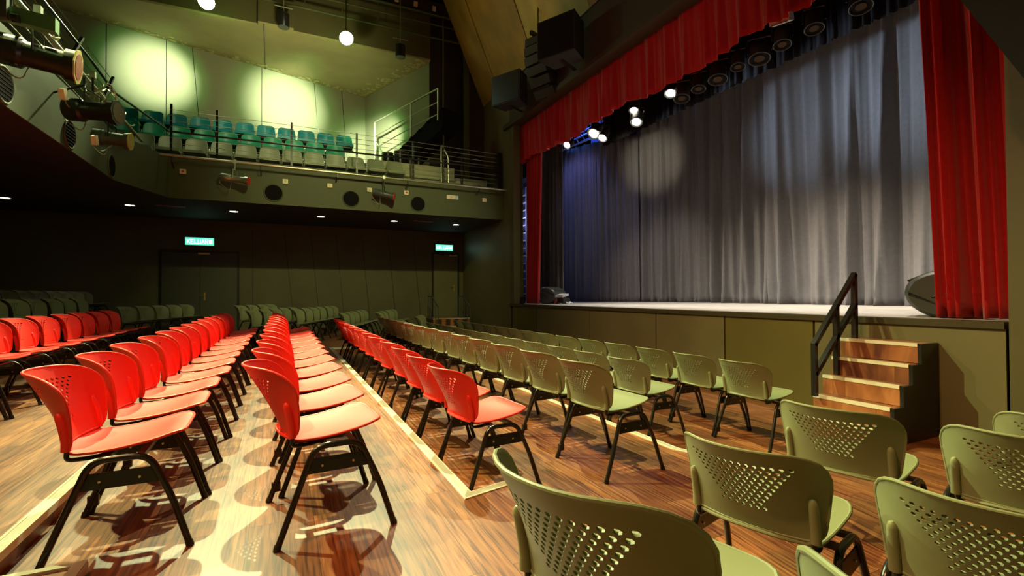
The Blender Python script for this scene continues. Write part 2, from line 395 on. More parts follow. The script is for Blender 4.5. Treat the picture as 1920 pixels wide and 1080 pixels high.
def leg_pts(sg):
    P = [(0, .272*sg, 0), (.045, .266*sg, .12), (.150, .242*sg, .395), (.340, .242*sg, .395), (.425, .258*sg, .20), (.487, .272*sg, 0)]
    return arc_poly(P, .055)
def make_chair(kind, label, full=True):
    c = 'red' if kind == 'red' else 'green'
    t = thing('stacking_chair', label, 'chair')
    seatmesh.build('seat', c, t, True)
    bk = backmesh.build('backrest', c, t, True)
    for sg in (-1, 1):
        m = MB(); m.tube(leg_pts(sg), .0135, 10); m.cyl((0, .272*sg, 0), (.006, .271*sg, .02), .0155, 10); m.cyl((.487, .272*sg, 0), (.482, .271*sg, .02), .0155, 10)
        lf = m.build('leg_frame', 'legblack', t, True)
        if full:
            m = MB(); m.add([(.112, .250*sg-.003, .283), (.384, .250*sg-.003, .283), (.352, .242*sg-.003, .345), (.134, .242*sg-.003, .345),
                             (.112, .250*sg+.003, .283), (.384, .250*sg+.003, .283), (.352, .242*sg+.003, .345), (.134, .242*sg+.003, .345)],
                            [(0, 1, 2, 3), (7, 6, 5, 4), (0, 4, 5, 1), (1, 5, 6, 2), (2, 6, 7, 3), (3, 7, 4, 0)])
            m.build('side_plate', 'legblack', lf)
            m = MB()
            for x in (.18, .31): m.cyl((x, .246*sg-.008, .312), (x, .246*sg+.008, .312), .005, 8)
            m.build('bolt', 'steel', lf)
            m = MB(); m.tube([back_surf(.204*sg, q) for q in (-.005, 0, .03, .06, .09, .115, .128)] and
                             [Vector(back_surf(.204*sg, q))-Vector((.009, 0, 0)) for q in (-.002, .03, .06, .10, .135, .148, .154)], [.017, .017, .017, .0165, .015, .011, .004], 10)
            m.build('bracket_cover', c, bk, True)
            m = MB(); p = back_surf(.204*sg, 0)
            m.tube(arc_poly([(.20, .15*sg, .398), (.14, .198*sg, .398), (p[0]-.012, .198*sg, .398), (p[0]-.008, .198*sg, .44)], .03), .009, 8)
            m.build('back_bracket', 'legblack', t, True)
    for x in ((.19, .31) if full else (.25,)):
        m = MB(); m.box((x-.014, -.238, .384), (x+.014, .238, .402)); m.build('cross_bar', 'legblack', t)
    if full:
        m = MB(); m.box((.012, .258, .05), (.055, .279, .095)); m.build('link_clip', 'legblack', t)
    register(t)
    return t
HIDE = (0, 0, 0)
protos = {}
used = set()
def chair(kind, full, x, y, z, rz, label, group):
    key = (kind, full)
    if key not in protos: protos[key] = make_chair(kind, label, full)
    p = protos[key]
    if key in used: return dup(p, (x, y, z), rz, label, group)
    used.add(key); p.location = (x, y, z); p.rotation_euler = (0, 0, rz); p['label'] = label; p['group'] = group
    return p
def row(kind, x, y0, n, pitch, z, rz, name, group, full=True, dirdeg=0, frm='near end', jit=.012, dirx=None):
    rnd = random.Random(int(abs(x*1000)+n)); d = radians(dirdeg); out = []
    for i in range(n):
        px = x+sin(d)*pitch*i; py = y0+cos(d)*pitch*i
        lab = f'{ORD[i]} {kind} chair from the {frm} of {name}'
        out.append(chair(kind, full, px+rnd.uniform(-jit, jit), py+rnd.uniform(-jit, jit)*.5, z, radians(rz)+rnd.uniform(-.015, .015), lab, group))
    return out
r1 = row('red', -.84, 2.69, 13, .575, 0, 1, 'the red row left of the aisle', 'red chairs left of the centre aisle')
r2 = row('red', -.03, 2.49, 13, .578, 0, 5, 'the middle red row', 'red chairs in the middle row')
row('red', .94, 2.88, 12, .575, T['T3'], 4, 'the red row below the step edge', 'red chairs below the step edge')
row('red', -2.42, 4.85, 9, .575, T['T1'], 2, 'the far left red row', 'red chairs at the far left')
row('green', 1.81, 2.76, 13, .575, T['T3'], 3, 'the row behind the rightmost red row', 'green chairs beside the rightmost red row')
row('green', 2.86, 3.62, 12, .575, T['T4'], 2, 'the middle green row', 'green chairs in the middle green row')
row('green', 3.62, 2.98, 14, .575, T['T4'], 1, 'the row nearest the stage', 'green chairs nearest the stage')
# near right block, turned towards the stage centre
nb = ((.50, .79, -.02, 15, 'large olive green chair back at bottom centre, nearest the camera'),
      (.69, .22, -.02, 12, 'olive green chair mostly below the bottom edge, right of the largest chair back'),
      (1.455, 1.19, -.205, 15.5, 'olive green perforated chair diagonally behind the largest chair back'),
      (1.62, .60, -.205, 15, 'olive green chair in the lower right corner, cut by the right edge'),
      (2.26, 1.37, -.20, 13, 'olive green chair standing in front of the stage steps'),
      (2.47, .80, -.205, 16, 'olive green chair at the right edge, above the lower right corner chair'),
      (3.35, .95, T['T4'], 17, 'olive green chair whose top just peeps over at the right edge'))
for x, y, z, rz, lab in nb:
    chair('green', True, x, y, z, radians(rz), lab, 'green chairs of the near right block')
# far block, turned the other way
FR = -20
for nm, x, y, n, z in (('the back row by the double door', -.88, 12.80, 4, T['T1']-.01), ('the far row left of centre', -.55, 11.35, 5, 0.),
                       ('the row beyond the middle red row', .30, 11.85, 6, 0.), ('the row beyond the right red row', 1.33, 12.28, 5, T['T3']),
                       ('the far row near the landing', 2.23, 12.5, 5, T['T3']), ('the short row beside the landing', 3.25, 12.6, 3, T['T4'])):
    row('green', x, y, n, .585, z, FR, nm, 'green chairs of the far block', False, 20, 'left end')
row('green', -2.95, 12.5, 5, .585, T['T1'], FR, 'the dark row by the door', 'dark chairs left of the door', False, 18, 'left end')
row('green', -3.40, 7.9, 7, .6, T['T0'], 0, 'the dark row behind the far-left reds', 'shadowed chairs behind the red row', False, 0)
row('green', -4.30, 10.6, 8, .62, T['T00'], -4, 'the rearmost dark row', 'rearmost shadowed chairs', False, 0)

# green stickers on the first chairs of the left aisle row
for o in r1[:3]:
    m = MB(); p = Vector(back_surf(.215, .262)); q = []
    for k in range(14):
        a = 2*pi*k/14; s_, t_ = -.165+.020*cos(a), .268+.013*sin(a)
        q.append(Vector(back_surf(s_, t_))+Vector((.008, 0, 0)))
    m.add(q, [tuple(range(14))]); m.add([v+Vector((.001, 0, 0)) for v in q], [tuple(range(14))])
    m.build('sticker', 'sticker', o)

# ---------------------------------------------------------------- room shell
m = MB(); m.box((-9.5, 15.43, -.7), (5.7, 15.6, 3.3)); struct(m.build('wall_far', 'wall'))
# slanted seam battens and panel joints on the far wall
for i, x in enumerate((-.75, .05, .75, 1.45, 2.2, 3.0, 3.8)):
    m = MB(); dx = 0 if i == 0 else .28
    m.add([(x-.008, 15.425, 2.9), (x+.008, 15.425, 2.9), (x+dx+.008, 15.425, 0), (x+dx-.008, 15.425, 0),
           (x-.008, 15.44, 2.9), (x+.008, 15.44, 2.9), (x+dx+.008, 15.44, 0), (x+dx-.008, 15.44, 0)], [(0, 3, 2, 1), (4, 5, 6, 7), (0, 1, 5, 4), (2, 3, 7, 6), (1, 2, 6, 5), (0, 4, 7, 3)])
    o = m.build(f'trim_{i+1}', 'black'); struct(o)
m = MB(); m.box((5.5, 11.7, -.7), (5.9, 15.6, 9)); struct(m.build('wall_stage_left', 'wall2'))
m = MB(); m.box((5.5, -3, -.7), (5.9, 1.88, 9)); struct(m.build('wall_stage_right', 'wall'))
m = MB(); m.box((-9.5, -3, -.7), (5.9, -2.5, 9)); struct(m.build('wall_near', 'wall'))
m = MB(); m.box((-9.7, -3, -.7), (-9.5, 16, 10)); struct(m.build('wall_rear', 'wall'))
m = MB(); m.box((-9.7, -3, 10), (13.4, 20, 10.2)); struct(m.build('ceiling', 'ceil'))
# doors
def door(name, x0, x1, z0, z1, y=15.43, leafs=2, mt='door', hx=0):
    r = bpy.data.objects.new(name, None); COL.objects.link(r); r.location = ((x0+x1)/2, y, z0); struct(r)
    w = (x1-x0)/2; h = z1-z0
    m = MB(); m.box((-w-.05, -.05, 0), (-w, .0, h+.05)); m.box((w, -.05, 0), (w+.05, 0, h+.05)); m.box((-w, -.05, h), (w, 0, h+.05)); m.build('door_frame', 'black', r)
    for i in range(leafs):
        a = -w+2*w/leafs*i+.004; b = a+2*w/leafs-.008
        m = MB(); m.box((a, -.03, .005), (b, 0, h-.005)); m.build('door_leaf', mt, r)
    m = MB(); m.tube(arc_poly([(hx, -.03, .98), (hx, -.08, .98), (hx-.13, -.08, .98)], .02), .011, 8); m.box((hx-.02, -.04, .84), (hx+.02, -.03, 1.05)); m.build('door_handle', 'brass', r)
    m = MB(); m.box((hx-.15, -.07, h-.06), (hx+.12, -.03, h-.01)); m.build('door_closer', 'steel', r)
    return r
door('door_1', -2.87, -1.13, T['T1'], 2.22, hx=.10)
door('door_2', 4.47, 5.30, .32, 2.38, leafs=1, mt='wall2', hx=.28)
# exit signs
def glyph(m, ch, x, z, w, h, t, y):
    st = {'K': [((0, 0), (0, 1)), ((0, .45), (1, 1)), ((.2, .55), (1, 0))], 'E': [((0, 0), (0, 1)), ((0, 0), (1, 0)), ((0, .5), (.8, .5)), ((0, 1), (1, 1))],
          'L': [((0, 0), (0, 1)), ((0, 0), (1, 0))], 'U': [((0, 0), (0, 1)), ((1, 0), (1, 1)), ((0, 0), (1, 0))], 'A': [((0, 0), (.5, 1)), ((1, 0), (.5, 1)), ((.2, .35), (.8, .35))],
          'R': [((0, 0), (0, 1)), ((0, 1), (1, 1)), ((1, 1), (1, .5)), ((0, .5), (1, .5)), ((.4, .5), (1, 0))]}[ch]
    for a, b in st:
        A = Vector((x+a[0]*w, z+a[1]*h)); B = Vector((x+b[0]*w, z+b[1]*h)); d = (B-A).normalized()*t; n = Vector((-d.y, d.x))
        A = A-d*.8; B = B+d*.8
        q = [A-n, B-n, B+n, A+n]; m.add([(p.x, y, p.y) for p in q]+[(p.x, y+.004, p.y) for p in q], [(0, 1, 2, 3), (7, 6, 5, 4), (0, 4, 5, 1), (1, 5, 6, 2), (2, 6, 7, 3), (3, 7, 4, 0)])
def exit_sign(x0, x1, z0, z1, label):
    r = thing('exit_sign', label, 'exit sign', ((x0+x1)/2, 15.38, z0)); w = (x1-x0)/2; h = z1-z0
    m = MB(); m.box((-w-.02, -.03, -.02), (w+.02, .05, h+.02)); m.build('housing', 'black', r)
    m = MB(); m.box((-w, -.036, 0), (w, -.029, h)); m.build('face', 'signg', r)
    m = MB(); lw = 2*w*.088; n = 6
    for i, c in enumerate('KELUAR'): glyph(m, c, -w*.86+i*lw*1.42, h*.24, lw, h*.5, h*.034, -.042)
    m.build('lettering', 'signw', r)
    m = MB(); a = w*.66; m.box((a, -.042, h*.24), (w*.88, -.037, h*.74)); m.build('pictogram', 'signw', r)
exit_sign(-2.34, -1.68, 2.41, 2.61, 'lit green KELUAR exit sign above the dark double door')
exit_sign(4.53, 5.12, 2.49, 2.69, 'lit green KELUAR exit sign above the single door by the stage wall')

# balcony: deck, fascia, soffit
FY = 12.16; FX = -2.71
deck = [(FX, -2.5), (FX, 10.7), (-2.16, FY), (5.5, FY), (5.5, 17.4), (-9.5, 17.4), (-9.5, -2.5)]
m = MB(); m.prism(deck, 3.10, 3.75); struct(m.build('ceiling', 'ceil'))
def wallseg(a, b, z0, z1, th, name, mt):
    a = Vector(a); b = Vector(b); t = (b-a).normalized(); n = Vector((t.y, -t.x))*th
    m = MB(); m.prism([tuple(a), tuple(b), tuple(b+n), tuple(a+n)], z0, z1); return struct(m.build(name, mt))
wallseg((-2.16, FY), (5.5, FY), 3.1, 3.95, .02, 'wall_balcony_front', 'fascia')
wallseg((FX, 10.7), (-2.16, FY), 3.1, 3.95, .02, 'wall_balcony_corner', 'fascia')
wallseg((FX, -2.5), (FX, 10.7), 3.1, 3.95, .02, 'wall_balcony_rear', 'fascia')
# raised deck under balcony rows
for i, (y, z) in enumerate(((12.9, 3.86), (13.65, 4.34), (14.4, 4.86))):
    m = MB(); m.prism([(-5.2, y), (2.2, y), (2.2, 15.2 if i < 2 else 16.6), (-5.2, 14.45)], 3.75, z); struct(m.build('floor', 'wall'))
# upper walls under the slab, angled
W0, W1, W2, W3 = (-9.5, 13.14), (-4.63, 14.66), (2.54, 16.89), (3.83, 13.57)
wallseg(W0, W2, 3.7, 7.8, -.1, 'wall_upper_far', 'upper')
wallseg(W2, W3, 3.7, 7.8, -.1, 'wall_upper_side', 'upper')
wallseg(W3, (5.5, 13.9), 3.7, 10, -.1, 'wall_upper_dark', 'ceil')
for i, px in enumerate((-6.2, -3.9, -2.75, -2.2, -.55, .9, 1.75)):
    k = (px-W0[0])/(W2[0]-W0[0]); y = W0[1]+(W2[1]-W0[1])*k; sl = .3 if i in (3, 5, 6) else 0
    m = MB(); m.tube([(px, y-.004, 7.74), (px+sl, y-.004+sl*.31, 3.9)], .008, 6); struct(m.build(f'trim_{i+11}', 'black'))
SL = [(-9.5, 13.45), (-.55, 13.45), (-.55, 13.33), (.25, 13.33), (.25, 13.45), (3.83, 13.45), (3.83, 13.57), (2.6, 17.0), (-9.5, 17.0)]
m = MB(); m.prism(SL, 7.75, 7.80); struct(m.build('ceiling', 'slab'))
m = MB(); m.prism(SL, 7.80, 10); struct(m.build('ceiling', 'wall'))  # slab front in a dark material, so it reads as unlit
m = MB(); m.tube([(-.42, 13.32, 7.745), (-.46, 16.0, 7.745)], .012, 6); struct(m.build('trim_20', 'black'))
rnd = random.Random(4)
# peeling paint flakes along the soffit edges (one object, uncountable)
m = MB()
for k in range(260):
    if k < 150: u = rnd.random(); p = Vector((-4.4+6.6*u, 14.7+2.05*u, 7.744))+Vector((rnd.gauss(0, .08), -abs(rnd.gauss(0, .12)), 0))
    else: u = rnd.random(); p = Vector((2.5+1.25*u, 16.8-3.2*u, 7.744))+Vector((-abs(rnd.gauss(0, .20)), rnd.gauss(0, .08), 0))
    r = rnd.uniform(.02, .09); n = 6; a0 = rnd.random()*6
    q = [p+Vector((cos(a0+2*pi*i/n)*r*rnd.uniform(.5, 1), sin(a0+2*pi*i/n)*r*rnd.uniform(.5, 1), rnd.uniform(-.012, 0))) for i in range(n)]
    m.add(q, [tuple(range(n))])
o = m.build('peeling_paint', mat('flaking_paint', (.5, .5, .22), .8)); tag(o, 'pale flaking paint along the edges of the slab above the balcony', 'flaking paint'); o['kind'] = 'stuff'
# dark pillars right of the balcony
m = MB(); m.box((4.84, 13.4, 3.75), (4.99, 13.5, 9.9)); tag(m.build('column', 'fascia'), 'slim olive column rising behind the right end of the balcony', 'column')
m = MB(); m.box((5.0, 13.5, 3.75), (5.49, 13.74, 9.9)); tag(m.build('pillar', 'ceil'), 'broad black pillar between the balcony and the stage wall', 'pillar')
m = MB(); m.cyl((3.98, 12.7, 3.75), (3.98, 12.7, 8.4), .022, 10); tag(m.build('pole', 'fascia', smooth=True), 'thin vertical pole by the upper stair', 'pole')

# proscenium header, lintel and acoustic panels
m = MB(); m.box((5.5, 1.88, 5.52), (5.75, 11.7, 6.68)); struct(m.build('wall_header', 'header'))
m = MB(); m.box((5.42, 1.0, 5.50), (5.5, 11.95, 5.62)); struct(m.build('trim_30', 'header'))
m = MB(); m.box((5.50, 11.46, .80), (5.70, 11.7, 5.6)); struct(m.build('trim_31', 'wall'))
def panel(y0, y1, mt, lab, k):
    y0b, y1b = y0-.15, y1-.15
    zb, zt = 6.70, 9.95; xb, xt = 5.48, 3.6+k
    vs = [(xb, y0, zb), (xb, y1, zb), (xt, y1*.93, zt), (xt, y0*.93, zt)]
    vs2 = [(v[0]+.05, v[1], v[2]+.03) for v in vs]
    m = MB(); m.add(vs+vs2, [(0, 1, 2, 3), (7, 6, 5, 4), (0, 4, 5, 1), (1, 5, 6, 2), (2, 6, 7, 3), (3, 7, 4, 0)])
    tag(m.build('acoustic_panel', mt), lab, 'panel', 'sloping panels above the stage opening')
panel(12.35, 13.5, 'acoustic', 'brown sloping acoustic panel farthest from the camera, beside the black pillar', -.05)
panel(10.25, 12.33, 'acoustic', 'ochre sloping acoustic panel above the farthest small loudspeaker', 0)
panel(7.9, 10.23, 'acoustic2', 'yellow sloping acoustic panel above the curved loudspeaker array', .06)
panel(4.9, 7.88, 'acoustic', 'ochre sloping acoustic panel cut off by the top of the picture', 0)
# the dark slanting bulkhead at upper right
m = MB(); m.add([(3.7, 1.7, 3.35), (3.7, 1.15, 2.15), (3.7, -1, 2.15), (3.7, -1, 4.5), (3.7, 1.7, 4.5)]+[(5.48, 1.86, 3.7), (5.48, 1.3, 2.4), (5.48, -1, 2.4), (5.48, -1, 4.7), (5.48, 1.86, 4.7)],
    [(0, 4, 3, 2, 1), (5, 6, 7, 8, 9), (0, 1, 6, 5), (1, 2, 7, 6), (2, 3, 8, 7), (3, 4, 9, 8), (4, 0, 5, 9)])
struct(m.build('wall_bulkhead', 'velvet'))

# ---------------------------------------------------------------- stage
SX = 5.5; SZ = .79
m = MB(); m.box((5.62, 1.2, SZ-.06), (13.2, 18.5, SZ)); struct(m.build('floor', 'stagefloor'))
m = MB(); m.box((SX-.03, 1.9, SZ-.055), (5.66, 11.70, SZ+.004)); struct(m.build('trim_32', 'lip'))
ys = [(1.9, 3.52, 'stagefront'), (3.54, 4.76, 'stagefront2'), (4.78, 6.12, 'stagefront'), (6.13, 8.0, 'stagefront'), (8.01, 10.2, 'stagefront'), (10.22, 11.55, 'stagefront2')]
for i, (a, b, k) in enumerate(ys):
    m = MB(); m.box((SX, a, -.7), (5.7, b-.006, SZ-.055)); struct(m.build('wall_stage_front', k))
m = MB(); m.box((5.52, 1.9, -.7), (5.69, 11.7, SZ-.06)); struct(m.build('wall_stage_base', 'ceil'))
m = MB(); m.box((12.6, .5, SZ), (12.8, 18.5, 9)); struct(m.build('wall_stage_back', 'ceil'))
m = MB(); m.box((5.9, 18.4, SZ), (12.8, 18.6, 9)); struct(m.build('wall_stage_wing', 'ceil'))
m = MB(); m.box((5.9, .6, SZ), (12.8, .8, 9)); struct(m.build('wall_stage_wing_right', 'ceil'))

# stage steps
sr = thing('stage_steps', 'wooden steps with cream nosings leading up to the stage', 'steps', (0, 0, 0))
stepz = [.58, .40, .225, .045, -.13]
ya, yb, TR = 2.39, 3.06, .15
for k, z in enumerate(stepz):
    x0 = 5.20-TR*k
    m = MB(); m.box((x0, ya, z-(.175 if k < 4 else .15)), (x0+TR if k else 5.49, yb, z)); m.build('tread', 'stepwood', sr)
    m = MB(); m.box((x0-.006, ya, z-.026), (x0+.03, yb, z+.005)); m.build('nosing_strip', 'nosing_edge', sr)
P = [(5.49, -.28), (5.20-TR*4, -.28)]
for k in range(4, -1, -1): P += [(5.20-TR*k, stepz[k]), (5.20-TR*(k-1) if k else 5.49, stepz[k])]
n = len(P); m = MB(); m.add([(x, ya-.03, z) for x, z in P]+[(x, ya-.002, z) for x, z in P], [tuple(range(n)), tuple(range(2*n-1, n-1, -1))]+[(i, (i+1) % n, (i+1) % n+n, i+n)[::-1] for i in range(n)])
m.build('side_board', 'black', sr)  # black colour stands in for the shade on this side of the steps
# handrail of the steps
hr = thing('handrail', 'black square-tube handrail on the left of the stage steps', 'handrail', (0, 0, 0))
def bar(m, a, b, w=.022):
    a, b = Vector(a), Vector(b); t = (b-a).normalized(); s = t.cross(Vector((0, 1, 0)))
    if s.length < .1: s = Vector((1, 0, 0))
    s.normalize(); n = t.cross(s); m.obox((a+b)/2, t*(b-a).length/2, s*w, n*w)
HY = 3.0
for x, z0, z1 in ((4.68, .045, .56), (5.03, .225, .92), (5.34, .58, 1.24)):
    m = MB(); bar(m, (x, HY, z0), (x, HY, z1)); m.build('post', 'black', hr)
m = MB(); bar(m, (4.67, HY, .54), (5.35, HY, 1.245)); m.build('top_rail', 'black', hr)
m = MB(); bar(m, (4.68, HY, .25), (5.34, HY, .92)); m.build('middle_rail', 'black', hr)

# ---------------------------------------------------------------- curtains
def cloth(name, path, z0, z1, pitch, amp, mt, seed, flare=1.0, taper=None, nz=26, bottom=None, label=None, cat='curtain', group=None, slant=0, hem=None, pinch=0):
    rnd = random.Random(seed); P = [Vector(p) for p in path]; L = [0]
    for i in range(1, len(P)): L.append(L[-1]+(P[i]-P[i-1]).length)
    tot = L[-1]; NP = 24 if pitch > .3 else 14; nu = int(tot/pitch*NP); wob = [rnd.choice((.6, .8, 1, 1, 1.3, 1.7)) for _ in range(nu//NP+2)]
    # irregular pleat phase
    ph = [0.]; 
    for i in range(nu): ph.append(ph[-1]+2*pi/NP*wob[min(i//NP, len(wob)-1)])
    a3 = [rnd.uniform(.45, 1.2) for _ in range(nu//6+3)]; a2 = [a3[i//6]*(1-i%6/6)+a3[i//6+1]*(i%6/6) for i in range(nu+1)]
    for _ in range(3): a2 = [a2[max(0, i-1)]*.25+a2[i]*.5+a2[min(nu, i+1)]*.25 for i in range(nu+1)]
    vs = []
    k1, k2, k3 = rnd.random()*6, rnd.random()*6, rnd.random()*6
    for j in range(nz+1):
        v = j/nz  # 0 bottom, 1 top
        for i in range(nu+1):
            u = i/nu; uu = u
            if taper: c, f = taper; uu = c+(u-c)*(f+(1-f)*v**1.0)
            uu += slant*(1-v)*sin(u*9+k1)*.012
            s = min(max(uu, 0), 1)*tot; q = 0
            while q < len(L)-2 and s > L[q+1]: q += 1
            t = (s-L[q])/(L[q+1]-L[q]); p = P[q].lerp(P[q+1], t); d = (P[q+1]-P[q]).normalized(); n = Vector((d.y, -d.x))
            A = amp*a2[i]*(.55+.45*flare*(1-v))
            q_ = ph[i]+1.5*sin(u*tot*1.1+k2)*(1-v)*slant; w = 1.0-2.0*(1-abs(sin(q_/2)))**1.6
            w2 = .26*sin(ph[i]*2.6+k3+(1-v)*2.0)+.10*sin(ph[i]*5.3+k1+(1-v)*3*slant)
            e = A*(w+w2)
            if bottom and v < .12: e += bottom*sin(ph[i]*1.7+v*40)*(1-v/.12)
            z = z0+(z1-z0)*v
            if hem: z = (z0+hem*sin(u*tot*1.9+k1)+(hem*.5)*sin(u*tot*5+k2))*(1-v)+z1*v if j == 0 or True else z
            vs.append((p.x+n.x*e, p.y+n.y*e, z))
    m = MB(); fs = [(j*(nu+1)+i, j*(nu+1)+i+1, (j+1)*(nu+1)+i+1, (j+1)*(nu+1)+i) for j in range(nz) for i in range(nu)]
    m.add(vs, fs); o = m.build(name, mt, None, False); o.data.polygons.foreach_set('use_smooth', [True]*len(o.data.polygons))
    sd = o.modifiers.new('thickness', 'SOLIDIFY'); sd.thickness = .004
    if label: tag(o, label, cat, group)
    return o
def smoothpath(pts, n=8):
    out = []
    for i in range(len(pts)-1):
        p0 = Vector(pts[max(0, i-1)]); p1 = Vector(pts[i]); p2 = Vector(pts[i+1]); p3 = Vector(pts[min(len(pts)-1, i+2)])
        for k in range(n):
            t = k/n; out.append(tuple(.5*((2*p1)+(-p0+p2)*t+(2*p0-5*p1+4*p2-p3)*t*t+(-p0+3*p1-3*p2+p3)*t**3)))
    out.append(tuple(pts[-1])); return out
full_back = smoothpath([(10.5, 1.9), (10.5, 7.0), (10.45, 10.4), (9.9, 12.0), (9.2, 13.1), (8.75, 14.4)])
cloth('back_curtain', smoothpath([(10.42, 1.6), (10.5, 5.0), (10.40, 7.88)]), SZ, 6.9, .80, .20, 'blackcloth', 11, 1.2, slant=1.0, bottom=.03, nz=34, label='wide grey-black stage curtain panel behind the right loudspeaker', group='black curtains at the back of the stage')
cloth('back_curtain', smoothpath([(10.62, 7.78), (10.6, 9.0), (10.5, 10.1)]), SZ, 6.9, .66, .18, 'blackcloth', 12, 1.2, slant=1.0, bottom=.03, nz=34, label='grey-black stage curtain panel at the middle of the stage', group='black curtains at the back of the stage')
cloth('back_curtain', smoothpath([(10.55, 9.95), (10.45, 10.9), (9.95, 11.9)]), SZ, 6.9, .50, .15, 'blackcloth', 13, 1.2, slant=1.0, bottom=.03, nz=34, label='grey-black stage curtain panel under the brightest warm streak', group='black curtains at the back of the stage')
cloth('back_curtain', smoothpath([(9.98, 11.8), (9.25, 13.1), (8.8, 14.45)]), SZ, 6.02, .34, .10, 'blackcloth', 14, 1.0, slant=.6, bottom=.02, nz=26, label='dark stage curtain with blue light on its top edge', group='black curtains at the back of the stage')
cloth('side_curtain', [(7.2, 11.75), (7.15, 13.6)], SZ, 5.9, .22, .06, 'blackcloth', 15, .8, slant=.3, label='narrow dark leg curtain right of the left red curtain', group='black leg curtains')
cloth('side_curtain', [(6.9, .9), (6.9, 2.9)], SZ, 5.9, .25, .06, 'blackcloth', 16, .8, slant=.3, label='black leg curtain hidden behind the right red curtain', group='black leg curtains')
cloth('stage_curtain', [(5.95, 10.68), (5.95, 11.62)], SZ+.01, 5.2, .17, .05, 'redcloth', 21, 1.0, taper=(1.0, .75), slant=.3, label='narrow red stage curtain at the left of the opening')
cloth('stage_curtain', [(5.93, 1.1), (5.95, 2.74)], SZ+.012, 5.2, .17, .12, 'redcloth', 22, 1.0, taper=(.0, .90), slant=.4, label='wide red stage curtain at the right of the opening')
cloth('valance', [(5.80, 1.0), (5.80, 11.66)], 4.56, 5.62, .40, .07, 'redcloth', 23, 1.0, nz=10, slant=.2, hem=.05, label='long red pleated valance across the top of the stage opening', cat='valance')
cloth('border_curtain', [(8.0, .9), (8.0, 10.9)], 5.12, 7.2, .22, .06, 'velvet', 24, 1.0, nz=8, label='black border curtain hanging behind the stage lamps', cat='curtain')
# stage lighting bar and lamps
m = MB(); m.cyl((6.35, 1.2, 5.05), (6.35, 11.4, 5.05), .024, 10); tag(m.build('lighting_bar', 'black', smooth=True), 'black lighting bar behind the red valance carrying the stage lamps', 'bar')
def par(loc, tilt, az, r, L, lensmat, label, group, top=5.05, body='speakerblk', rim='black', name='stage_lamp'):
    root = thing(name, label, 'stage lamp', loc, az, group)
    d = Vector((cos(tilt), 0, -sin(tilt))); p = Vector((0, 0, 0))
    m = MB(); m.tube([p-d*L*.62, p-d*L*.6, p-d*L*.35, p+d*L*.5], [r*.35, r*.6, r*.92, r], 20, caps=False)
    m.tube([p-d*L*.615, p-d*L*.62], [r*.35, .001], 20); m.tube([p+d*L*.5, p+d*(L*.5-.01), p+d*(L*.5-.03)], [r*1.0, r*.93, r*.9], 20, caps=False)
    m.build('housing', body, root, True)
    k_ = .75 if lensmat == 'lens' else .5; m = MB(); m.tube([p+d*(L*.5-.015), p+d*(L*.5-.012)], [r*k_, r*k_], 20); m.build('lens', lensmat, root)
    m = MB(); m.tube([p+d*(L*.5-.03), p+d*(L*.5-.025)], [r*.9, r*.9], 20); m.build('reflector', 'velvet', root)
    m = MB(); n = d.cross(Vector((0, 1, 0))).normalized()
    m.tube([p+d*(L*.5-.01)+(Vector((0, 1, 0))*cos(2*pi*k/20)+n*sin(2*pi*k/20))*r*1.03 for k in range(20)], .008, 6, closed=True); m.build('rim', rim, root, True)
    h = top-loc[2]
    m = MB(); s = 1 if h > 0 else -1
    m.tube(arc_poly([(0, r+.02, 0), (0, r+.02, s*(r+.07)), (0, -r-.02, s*(r+.07)), (0, -r-.02, 0)], .03), .009, 6)
    m.tube([(0, 0, s*(r+.07)), (0, 0, h)], .012, 6); m.build('yoke', rim if rim != 'brass' else 'black', root, True)
    return root
lamps = [(10.05, 4.74, .10, 'lens', 'small lit stage lamp next to the blue-lit truss', .6), (8.96, 4.72, .145, 'lens', 'large lit stage lamp beside the blue-lit truss', .9), (8.64, 4.53, .11, 'lens', 'lower lit stage lamp right of the blue-lit truss', .9),
         (7.62, 4.79, .10, 'lens', 'upper of two lit stage lamps in the middle of the bar', 1.1), (7.55, 4.53, .115, 'lens', 'lower of two lit stage lamps in the middle of the bar', 1.0),
         (6.62, 4.76, .11, 'lens', 'lit stage lamp half hidden by the valance', 1.15), (6.36, 4.58, .13, 'darklens', 'unlit lamp with pale rim below the half hidden lit one', .8),
         (5.98, 4.60, .11, 'darklens', 'unlit amber lamp right of the half hidden lit one', 1.1), (5.58, 4.60, .14, 'darklens', 'unlit lamp with brown lens under the valance', .8),
         (5.20, 4.64, .10, 'darklens', 'unlit amber lamp fifth from the right of the bar', 1.2), (4.83, 4.60, .14, 'darklens', 'large unlit lamp with blue-grey rim', .8), (4.47, 4.64, .11, 'darklens', 'unlit amber lamp left of the square floodlight', 1.2),
         (4.02, 4.64, .11, 'darklens', 'unlit amber lamp right of the square floodlight', 1.2), (3.45, 4.62, .12, 'darklens', 'unlit amber lamp cut off near the top edge', 1.2)]
for y, z, r, lm, lab, tl in lamps:
    par((6.35, y, z), tl if lm == 'lens' else 1.3, radians(200 if lm == 'lens' and y > 8 else 215), r, .26, lm, lab, 'lamps on the stage bar', body='speakerblk', rim='black')
fl_ = thing('floodlight', 'square floodlight with blue-white housing in front of the valance', 'floodlight', (6.05, 4.27, 4.78), radians(200), 'lamps on the stage bar')
m = MB(); m.obox((0, 0, 0), (.12, 0, -.05), (0, .12, 0), (.03, 0, .10)); m.build('housing', 'whitemetal', fl_)
m = MB(); m.obox((.02, 0, -.115), (.10, 0, -.05), (0, .1, 0), (.002, 0, .004)); m.build('lens', 'darklens', fl_)
m = MB(); m.tube([(0, 0, .1), (.0, 0, .3)], .012, 6); m.build('yoke', 'black', fl_)
